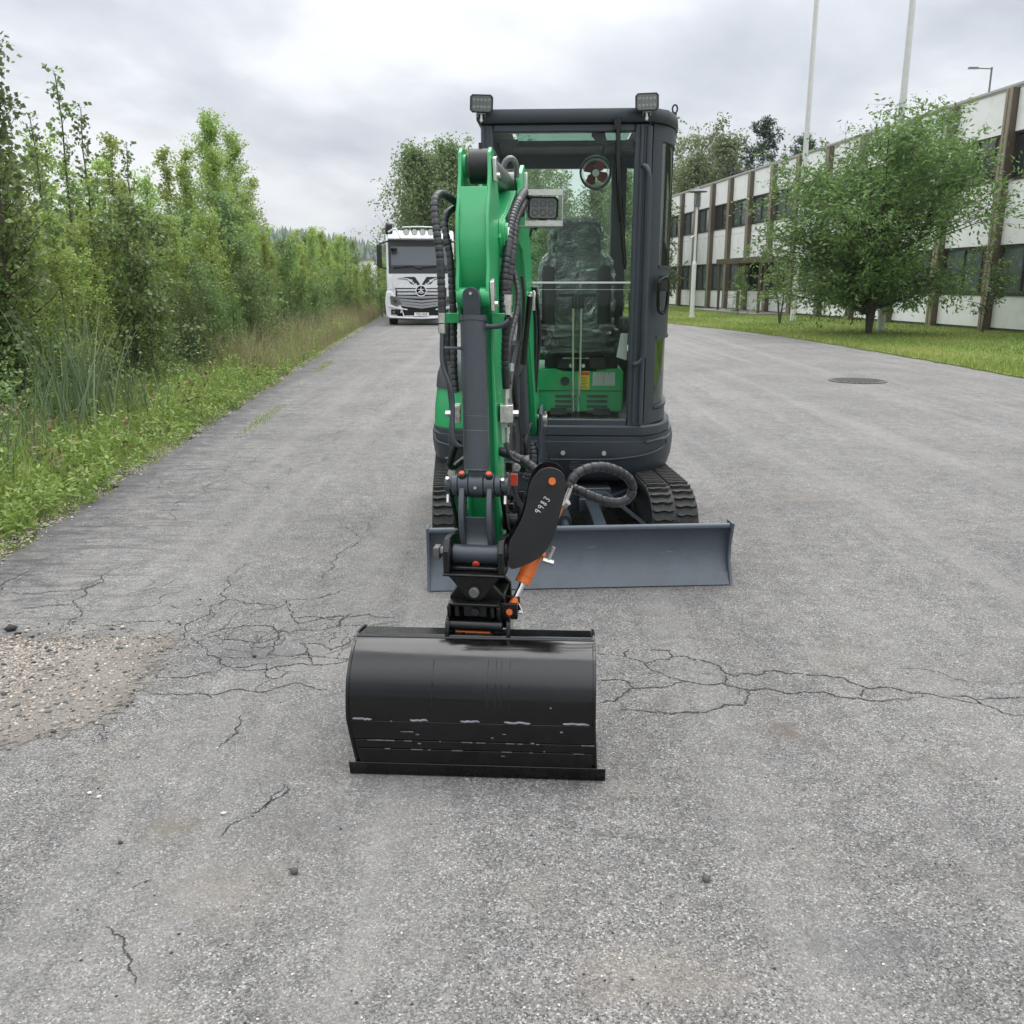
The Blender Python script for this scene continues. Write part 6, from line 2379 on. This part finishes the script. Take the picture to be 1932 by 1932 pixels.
for (px_, ty, Y_, ms_, nm, lab, h0) in (
        (105, 150, 12.5, sparse, "birch_sapling", "tall thin birch sapling with sparse dark leaves against the sky, leftmost", 4.0),
        (150, 215, 13.5, sparse, "birch_sapling", "thin sparse birch sapling right of the tallest sparse one", 4.0),
        (62, 235, 12.0, sparse, "birch_sapling", "thin sparse birch sapling left of the tallest sparse one", 4.0),
        (205, 275, 19.0, birchA, "birch_tree", "narrow green birch behind the sparse saplings", 4.2),
        (238, 285, 15.0, sparse, "birch_sapling", "sparse birch sapling in front of the narrow green birch", 4.0),
        (310, 300, 23.0, birchA, "birch_tree", "slim birch just left of the tallest leafy birch", 4.2),
        (395, 236, 24.5, bigb, "birch_tree", "tallest leafy birch in the middle of the thicket", 5.6),
        (440, 270, 27.0, bigb, "birch_tree", "broad birch adjoining the tallest one on its right", 5.6),
        (345, 330, 24.0, birchA, "birch_tree", "birch filling the gap between the slim birch and the tallest one", 4.2)):
    g = at(px_, ty, Y_)
    s_ = (g.z + .1) / h0
    put_tree(ms_, g.x, Y_, -.03, s_, r6.uniform(0, 6), nm, lab)

for px_, ty, Y_, ms_, h0, nm, lab in (
        (-45, 60, 9.4, leafy, 4.1, "aspen_tree", "aspen crown cut by the left picture edge, highest leaves in the picture"),
        (10, 330, 10.5, birchB, 3.4, "birch_tree", "full birch below the crown at the left picture edge"),
        (70, 290, 13, birchB, 3.4, "birch_tree", "full birch filling in below the tall sparse saplings on their left"),
        (130, 330, 15, birchA, 4.2, "birch_tree", "full birch directly below the tallest sparse sapling"),
        (180, 320, 17, birchA, 4.2, "birch_tree", "full birch right below the third sparse sapling"),
        (235, 360, 18, birchA, 4.2, "birch_tree", "pale green birch in front of the narrow green one"),
        (275, 350, 21, birchB, 3.4, "birch_tree", "birch between the narrow green birch and the slim one"),
        (350, 300, 25, birchA, 4.2, "birch_tree", "birch touching the tallest leafy birch on its left"),
        (405, 300, 23, bigb, 5.6, "birch_tree", "broad birch in front of the tallest leafy birch"),
        (470, 350, 28, birchA, 4.2, "birch_tree", "birch at the right shoulder of the tallest group"),
        (590, 440, 40, sparse, 4.0, "birch_sapling", "sparse sapling sticking out above the far end of the thicket, left one"),
        (650, 445, 42, sparse, 4.0, "birch_sapling", "sparse sapling sticking out above the far end of the thicket, right one")):
    g = at(px_, ty, Y_)
    put_tree(ms_, g.x, Y_, -.03, (g.z + .1) / h0, r6.uniform(0, 6), nm, lab)

r7 = random.Random(99)
cnt = 0


def height_cap(px):
    """top line of the thicket read from the photograph, picture rows"""
    ks = [(-200, 350), (0, 380), (60, 420), (110, 405), (200, 405), (260, 410), (330, 405), (500, 420), (540, 462), (600, 440), (640, 455), (700, 500), (735, 520), (800, 540)]
    for (a0_, b0_), (a1_, b1_) in zip(ks, ks[1:]):
        if a0_ <= px <= a1_:
            return b0_ + (b1_ - b0_) * (px - a0_) / (a1_ - a0_)
    return 540


names = [(birchA, 4.2, "birch_sapling", "young leafy birch standing in the roadside thicket", "young birches in the roadside thicket"),
         (birchB, 3.4, "birch_sapling", "young leafy birch standing in the roadside thicket", "young birches in the roadside thicket"),
         (alder, 2.8, "alder_sapling", "dark green alder sapling standing in the roadside thicket", "alder saplings in the roadside thicket"),
         (bushy, 2.2, "willow_bush", "low green willow bush at the foot of the roadside thicket", "willow bushes in the roadside thicket")]
Y = 40.0
while Y < 80:                      # bushes closing the view left of the truck and behind it
    for px_ in (r7.uniform(600, 700), r7.uniform(650, 760), r7.uniform(640, 740)):
        g = at(px_, 515 + r7.uniform(-8, 25), Y)
        if g.x > -3.2 or abs(g.x + 3.5) < 1.6 and Y < 46:
            continue
        if g.x > road_left(Y) + .2 and Y < 49:
            continue
        put_tree(r7.choice((birchB, bushy)), g.x, Y, -.03, max(.45, (g.z + .05) / 3.0), r7.uniform(0, 6.28), "roadside_bush", "green bush growing at the far end of the road left of the truck", "bushes at the far end of the road")
    Y += 2.6
Y = 8.0
while Y < 62 and cnt < 240:
    offs = 1.15 + (.5 if Y < 11 else .0)
    for _ in range(4 if Y < 30 else 3):
        off = offs + abs(r7.gauss(0, 1)) * (1.9 if Y < 30 else 2.6)
        x_ = road_left(Y) - off
        yy = Y + r7.uniform(-.5, .5)
        px_ = 966 + 1700 * x_ / (yy * cp + .2)
        if px_ < -160:
            continue
        ms_, h0, nm, lab, grp = names[3] if off < offs + .35 else r7.choices(names, [5, 4, 1, 1])[0]
        top = height_cap(px_) + r7.uniform(-20, 80)
        zt = at(px_, top, yy).z
        s_ = max(.45, min(1.35, zt / h0))
        if off < offs + .35:
            s_ = r7.uniform(.5, .8)
        put_tree(ms_, x_, yy, -.03, s_, r7.uniform(0, 6.28), nm, lab, grp, scz=s_ * r7.uniform(.92, 1.05))
        cnt += 1
    Y += .55 if Y < 20 else .95

for _ in range(80):
    yy = r7.uniform(11, 32)
    x_ = road_left(yy) - r7.uniform(3.2, 9.5)
    px_ = 966 + 1700 * x_ / (yy * cp + .2)
    if px_ < -120:
        continue
    zt = at(px_, height_cap(px_) + r7.uniform(0, 90), yy).z
    ms_, h0 = r7.choice(((birchA, 4.2), (birchB, 3.4), (birchB, 3.4)))
    s_ = max(.5, min(1.5, zt / h0))
    put_tree(ms_, x_, yy, -.03, s_, r7.uniform(0, 6.28), "birch_sapling", "young birch deeper in the thicket, partly hidden by the front row", "young birches deeper in the thicket")

for px_, ty, Y_ in ((0, 400, 9.6), (45, 430, 10.4), (95, 420, 11.2), (140, 440, 12.4), (185, 430, 13.6), (20, 480, 8.8), (110, 500, 10.2), (235, 450, 15)):
    g = at(px_, ty, Y_)
    if g.x > road_left(Y_) - 1.5:
        continue
    put_tree(birchB, g.x, Y_, -.03, (g.z + .1) / 3.4, r7.uniform(0, 6.28), "birch_sapling", "full pale green birch in the nearest row behind the reeds", "pale birches just behind the reeds")

# main tree on the lawn and its small neighbours
cherry = grow(31, 6.2, .12, 7.8, 190, 14, 16, .15, L_CHERRY, BARK, .11, 2.6, lambda t_: .95 * math.sin(math.pi * min(1, t_ * .66 + .30)) ** .55 + .1, up=.42, spread=.22, multi=5, lean=.25, droop=.07, ang=(.3, 1.6, 2.9, 4.1, 5.3), rise=(.12, .16))
put_tree(cherry, 10.8, 27.8, .02, 1.08, 0.25, "broadleaf_tree", "big round leafy tree with a short dark trunk on the lawn before the office building", scz=.95)
smallt = grow(32, 2.7, .25, 2.5, 34, 4, 8, .11, L_CHERRY, BARK, .05, 2.2, lambda t_: 1 - .5 * t_, up=.7, spread=.12, multi=2, lean=.15)
put_tree(smallt, 10.24, 35.2, .02, 1.05, 2.0, "broadleaf_sapling", "small leaning tree left of the big leafy tree, beside a flagpole")
put_tree(smallt, 14.75, 28.8, .02, 1.0, 4.0, "broadleaf_sapling", "small thin tree against the facade, right of the big leafy tree")
put_tree(bushy, 10.9, 44.5, .02, .9, 1.0, "shrub", "low shrub beside the entrance canopy posts")

# trees across the far end, seen over the truck and through the cab
poplar = grow(41, 10.0, .05, 6.2, 190, 9, 15, .17, L_POPLAR, BARKB, .12, 1.5, lambda t_: 1.0 - .72 * t_ ** 1.8, up=1.0, spread=.42, lean=.3)
poplar2 = grow(42, 9.0, .05, 6.8, 180, 8, 14, .17, L_POPLAR, BARKB, .11, 1.5, lambda t_: 1.0 - .66 * t_ ** 2, up=.9, spread=.32, lean=.4)
open_t = grow(43, 9.5, .30, 6.0, 90, 7, 7, .20, L_POPLAR, BARKB, .16, 1.5, lambda t_: .6 + .5 * math.sin(3.1 * t_), up=.9, spread=.28, lean=.5, multi=2)
lst = [(782, 305, 58, poplar2, 9.0), (812, 335, 60, poplar2, 9.0), (848, 296, 57, poplar2, 9.0), (888, 318, 60, poplar2, 9.0), (925, 310, 58, poplar, 10.0), (965, 300, 61, poplar2, 9.0),
       (1005, 320, 58, open_t, 9.5), (1050, 345, 60, open_t, 9.5), (1090, 330, 62, open_t, 9.5), (1130, 360, 60, poplar2, 9.0), (1175, 340, 58, poplar, 10.0), (1205, 380, 60, poplar2, 9.0), (1245, 390, 62, alder, 2.8),
       (1030, 440, 50, alder, 2.8), (1075, 450, 51, alder, 2.8), (1120, 445, 50, alder, 2.8), (985, 440, 52, alder, 2.8), (1180, 455, 50, alder, 2.8)]
ORD = ["leftmost", "second", "third", "fourth", "fifth", "sixth", "seventh", "eighth", "ninth", "tenth", "eleventh", "twelfth"]
for i, (px_, ty, Y_, ms_, h0) in enumerate(lst):
    g = at(px_, ty, Y_)
    put_tree(ms_, g.x, Y_, -.03, (g.z + .1) / h0, r7.uniform(0, 6), "poplar_tree" if h0 > 5 else "alder_tree",
             ("%s tall green poplar%s in the row across the far end" % (ORD[i], "" if i == 0 else " from the left")) if h0 > 5 else ("low bushy tree under the poplars, seen through the cab" if i != 12 else "low bushy tree at the right end of the poplar row"),
             "poplars across the far end of the road" if h0 > 5 else "low trees under the poplars")
for i, (px_, ty, Y_, ms_, h0, lab) in enumerate(((1292, 268, 88, open_t, 9.5, "thin crowned pale tree beyond the far end of the building, leftmost"), (1335, 264, 92, open_t, 9.5, "open crowned tree beyond the building roof, middle one"),
                                             (1372, 285, 90, poplar2, 9.0, "round dense tree beyond the building roof, next to the conifer"), (1318, 320, 86, poplar2, 9.0, "lower dense tree filling in below the thin crowned ones"))):
    g = at(px_, ty, Y_)
    put_tree(ms_, g.x, Y_, -.03, (g.z + .1) / h0, r7.uniform(0, 6), "background_tree", lab)
conif = grow(51, 14, .30, 9.5, 60, 11, 17, .26, L_CONIF, BARK, .16, 3.2, lambda t_: (1 - .80 * t_ ** 1.2) * .95, up=.22, spread=.14, lean=.25)
for (px_, ty, Y_, lab) in ((1446, 230, 84, "tall dark conifer rising above the office roof"), (1519, 262, 84, "small tip of a dark conifer behind the left flagpole")):
    g = at(px_, ty, Y_)
    put_tree(conif, g.x, Y_, 0, (g.z) / 14, r7.uniform(0, 6), "conifer_tree", lab)

# far wooded ridge and a pale far building
def hillh(x):
    return float(np.interp(x, [-600, -260, -130, -62, 60, 400, 600], [34, 32, 24, 14, 12, 10, 8])) * (1 + .08 * math.sin(x * .05))


hv, hf = [], []
nx, ny = 60, 8
for j in range(ny):
    for i in range(nx):
        x_ = -600 + i * 20
        y_ = 330 + j * 45
        hgt_ = math.sin(math.pi * j / (ny - 1)) * hillh(x_)
        hv.append((x_, y_, max(-.5, hgt_)))
for j in range(ny - 1):
    for i in range(nx - 1):
        k = j * nx + i
        hf.append((k, k + 1, k + nx + 1, k + nx))
mb = MB()
mb.add(hv, hf)
link("hill", mb.mesh("hill", HILLM, smooth=60), kind="structure")
r8 = np.random.default_rng(77)
n = 5200
hx = r8.uniform(-420, 120, n)
hj = r8.uniform(.5, 3.6, n)
hy = 330 + hj * 45
hz = np.sin(np.pi * hj / 7) * np.array([hillh(q) for q in hx]) - 1
hh = r8.uniform(4, 9, n)
ang = np.linspace(0, 2 * np.pi, 6)[:5]
V = np.empty((n, 11, 3))
for lv_, (fr0, zz) in enumerate(((.28, .1), (.16, .5))):
    for k in range(5):
        jit = r8.uniform(.7, 1.2, n)
        V[:, lv_ * 5 + k, 0] = hx + np.cos(ang[k]) * fr0 * hh * jit
        V[:, lv_ * 5 + k, 1] = hy + np.sin(ang[k]) * fr0 * hh * jit
        V[:, lv_ * 5 + k, 2] = hz + hh * zz
V[:, 10] = np.stack([hx, hy, hz + hh], 1)
F = []
for k in range(5):
    q = (k + 1) % 5
    F += [(k, q, 5 + q), (k, 5 + q, 5 + k), (5 + k, 5 + q, 10)]
F = (np.arange(n)[:, None, None] * 11 + np.array(F)[None]).reshape(-1, 3)
me = np_mesh("distant_forest", V.reshape(-1, 3), F, L_CONIF, np.repeat(r8.random(n), 15))
link("distant_forest", me, kind="stuff", label="far wooded ridge on the horizon behind the truck")
g = at(672, 491, 190)
fb = empty("warehouse", (g.x, 190, 0), "pale low building far away between the thicket and the truck", "building")
mb = MB()
mb.b2(-3, 2.4, 0, 12, 0, g.z)
link("wall", mb.mesh("wall", WALLW), fb)
mb = MB()
mb.b2(-3.2, 2.6, -.3, 12.3, g.z + .01, g.z + .25)
link("roof", mb.mesh("roof", BROWNL), fb)

# thin damp air that pales the far ridge
mb = MB()
mb.b2(-650, 650, -50, 760, -2.0, 60)
hz_o = link("haze", mb.mesh("haze", CONC, smooth=0), kind="stuff", label="thin damp haze over the far ridge")
hm = bpy.data.materials.new("haze")
hm.use_nodes = True
ht = hm.node_tree
ht.nodes.clear()
ho = N(ht, "ShaderNodeOutputMaterial")
hp_ = N(ht, "ShaderNodeVolumePrincipled")
hp_.inputs["Color"].default_value = (0.86, 0.91, 1.0, 1)
hp_.inputs["Density"].default_value = 0.0002
hp_.inputs["Anisotropy"].default_value = 0.2
ht.links.new(hp_.outputs[0], ho.inputs["Volume"])
hz_o.data.materials[0] = hm

# ------------------------------------------------------------------ verge vegetation
def strip_pts(n, y0_, y1_, o0, o1, rg, pw=1.0):
    """points beside the road: more of them near the camera"""
    y_ = y0_ + (y1_ - y0_) * rg.random(n) ** pw
    o_ = o0 + (o1 - o0) * rg.random(n)
    return np.stack([-2.525 - .085 * y_ - o_, y_, np.full(n, -.02)], 1)


vr = np.random.default_rng(5)
p = strip_pts(42000, 3.6, 34, -.10, 1.4, vr, 1.7)
cl = .25 * np.sin(p[:, 1] * 2.1) * np.cos(p[:, 0] * 5)
hts = (.06 + .20 * np.clip(((-2.525 - .085 * p[:, 1]) - p[:, 0]) / 1.2, 0, 1)) * vr.uniform(.5, 1.3, len(p)) * (1 + .5 * np.sin(p[:, 1] * 3.3))
link("verge_grass", blades_mesh("verge_grass", p, hts, .006, vr, L_GRASS, .8, 3, cl), kind="stuff", label="uneven green grass growing along the left edge of the asphalt")
p = strip_pts(22000, 15, 60, .1, 3.2, vr, 1.3)
hts = vr.uniform(.3, .95, len(p)) * np.clip(.45 + ((-2.525 - .085 * p[:, 1]) - p[:, 0]) / 1.6, .3, 1)
link("dry_grass", blades_mesh("dry_grass", p, hts, .014, vr, L_DRY, .5, 3, None), kind="stuff", label="tall pale dry grass along the far part of the verge")
p = strip_pts(8000, 4.5, 24, .3, 2.2, vr, 1.3)
hts = vr.uniform(.2, .55, len(p))
link("wild_grass", blades_mesh("wild_grass", p, hts, .008, vr, L_GRASS, .7, 3, None), kind="stuff", label="tall wild grass between the weeds and the saplings")


def weed_mesh(name, n_pl, y0_, y1_, o0, o1, rg, mat, leaf, asp, hgt_, per, pw=1.6):
    c0 = strip_pts(n_pl, y0_, y1_, o0, o1, rg, pw)
    P, A = [], []
    for c in c0:
        hh_ = hgt_ * rg.uniform(.4, 1.2)
        t_ = rg.random(per)
        a_ = rg.uniform(0, 6.28, per)
        rad_ = (.02 + .35 * hh_ * (1 - t_ * .6)) * rg.random(per)
        P.append(np.stack([c[0] + np.cos(a_) * rad_, c[1] + np.sin(a_) * rad_, np.maximum(.01, hh_ * t_)], 1))
        A.append(np.stack([np.cos(a_), np.sin(a_), rg.uniform(-.1, .7, per)], 1) * 1.2)
    P, A = np.concatenate(P), np.concatenate(A)
    cl_ = np.repeat(rg.normal(0, .12, n_pl), per)
    return leaves_mesh(name, P, leaf, rg, mat, aspect=asp, axis=A, flat=.5, clump=cl_)


link("weeds", weed_mesh("weeds", 820, 3.6, 20, -.06, 1.2, vr, L_WEED, .055, 2.8, .22, 34), kind="stuff", label="low leafy weeds along the edge of the asphalt")
link("bright_weeds", weed_mesh("bright_weeds", 260, 5.5, 34, .2, 1.6, vr, L_WEED, .055, 2.6, .45, 70, 1.2), kind="stuff", label="taller bright green weeds further down the verge")
link("undergrowth", weed_mesh("undergrowth", 1100, 6, 40, 1.0, 4.5, vr, L_DARK, .055, 1.8, .9, 60, 1.5), kind="stuff", label="dark undergrowth at the foot of the thicket")
link("rusty_stems", weed_mesh("rusty_stems", 70, 5, 30, .2, 2.0, vr, L_RUST, .06, 2.5, .55, 34, 1.3), kind="stuff", label="rusty brown dead weeds among the green ones")

# reeds, one clump per object
rc = []
for (px_, py_, Y_, h_, n_, lab) in ((75, 800, 7.6, 1.0, 34, "reed clump nearest the left edge of the picture"), (145, 770, 8.6, 1.5, 80, "largest blue green reed clump in front of the thicket"), (190, 750, 9.4, 1.25, 46, "reed clump just right of the largest one"),
                                (270, 745, 10.0, .85, 40, "low reed clump near the middle of the verge"), (345, 640, 14.5, 1.55, 90, "tall reed clump leaning out of the thicket"), (30, 880, 6.6, .85, 50, "short reed clump at the left picture edge"), (480, 600, 20, 1.1, 70, "far reed clump before the birches")):
    g = gnd(px_, py_)
    x_ = at(px_, py_, Y_).x
    x_ = min(x_, road_left(Y_) - .8)
    b_ = np.stack([vr.normal(0, .16, n_), vr.normal(0, .16, n_), np.zeros(n_)], 1)
    o = link("reed_clump", blades_mesh("reed_clump", b_, h_ * vr.uniform(.6, 1.1, n_), .019, vr, L_REED, .45, 5, None), label=lab, cat="plant", group="reed clumps in the verge")
    o.location = (x_, Y_, -.02)

# grass growing in the old joint of the asphalt
jp = []
for k in range(2200):
    t_ = r7.random()
    p0, p1 = gnd(470, 815), gnd(625, 680)
    q = p0.lerp(p1, t_)
    if math.sin(t_ * 17) + math.sin(t_ * 7 + 1) + r7.uniform(-.8, .8) < .55:
        continue
    jp.append((q.x + r7.gauss(0, .05), q.y + r7.gauss(0, .3), 0))
jp = np.array(jp)
link("joint_grass", blades_mesh("joint_grass", jp, vr.uniform(.01, .03, len(jp)), .009, vr, L_GRASS, .9, 2, None), kind="stuff", label="thin line of grass growing in a joint of the asphalt")

# lawn blades
n = 70000
ly = 13 + (58 - 13) * vr.random(n) ** 1.3
fx = 15.9 - .12 * (ly - 28.4)
ex = np.interp(ly, [q[1] for q in lawn_line], [q[0] for q in lawn_line])
lx = ex - .03 + (fx - ex + .05) * vr.random(n) ** 1.2
near = np.exp(-(lx - ex) / .9)
cl = .3 * np.sin(lx * 1.3 + 2) * np.sin(ly * .7) + .18 * near
P = np.stack([lx, ly, np.full(n, .02)], 1)
link("lawn_grass", blades_mesh("lawn_grass", P, vr.uniform(.03, .085, n) * (1 + .8 * near), .020, vr, L_LAWN, .8, 2, cl), kind="stuff", label="short mown grass of the lawn with weedy edge")
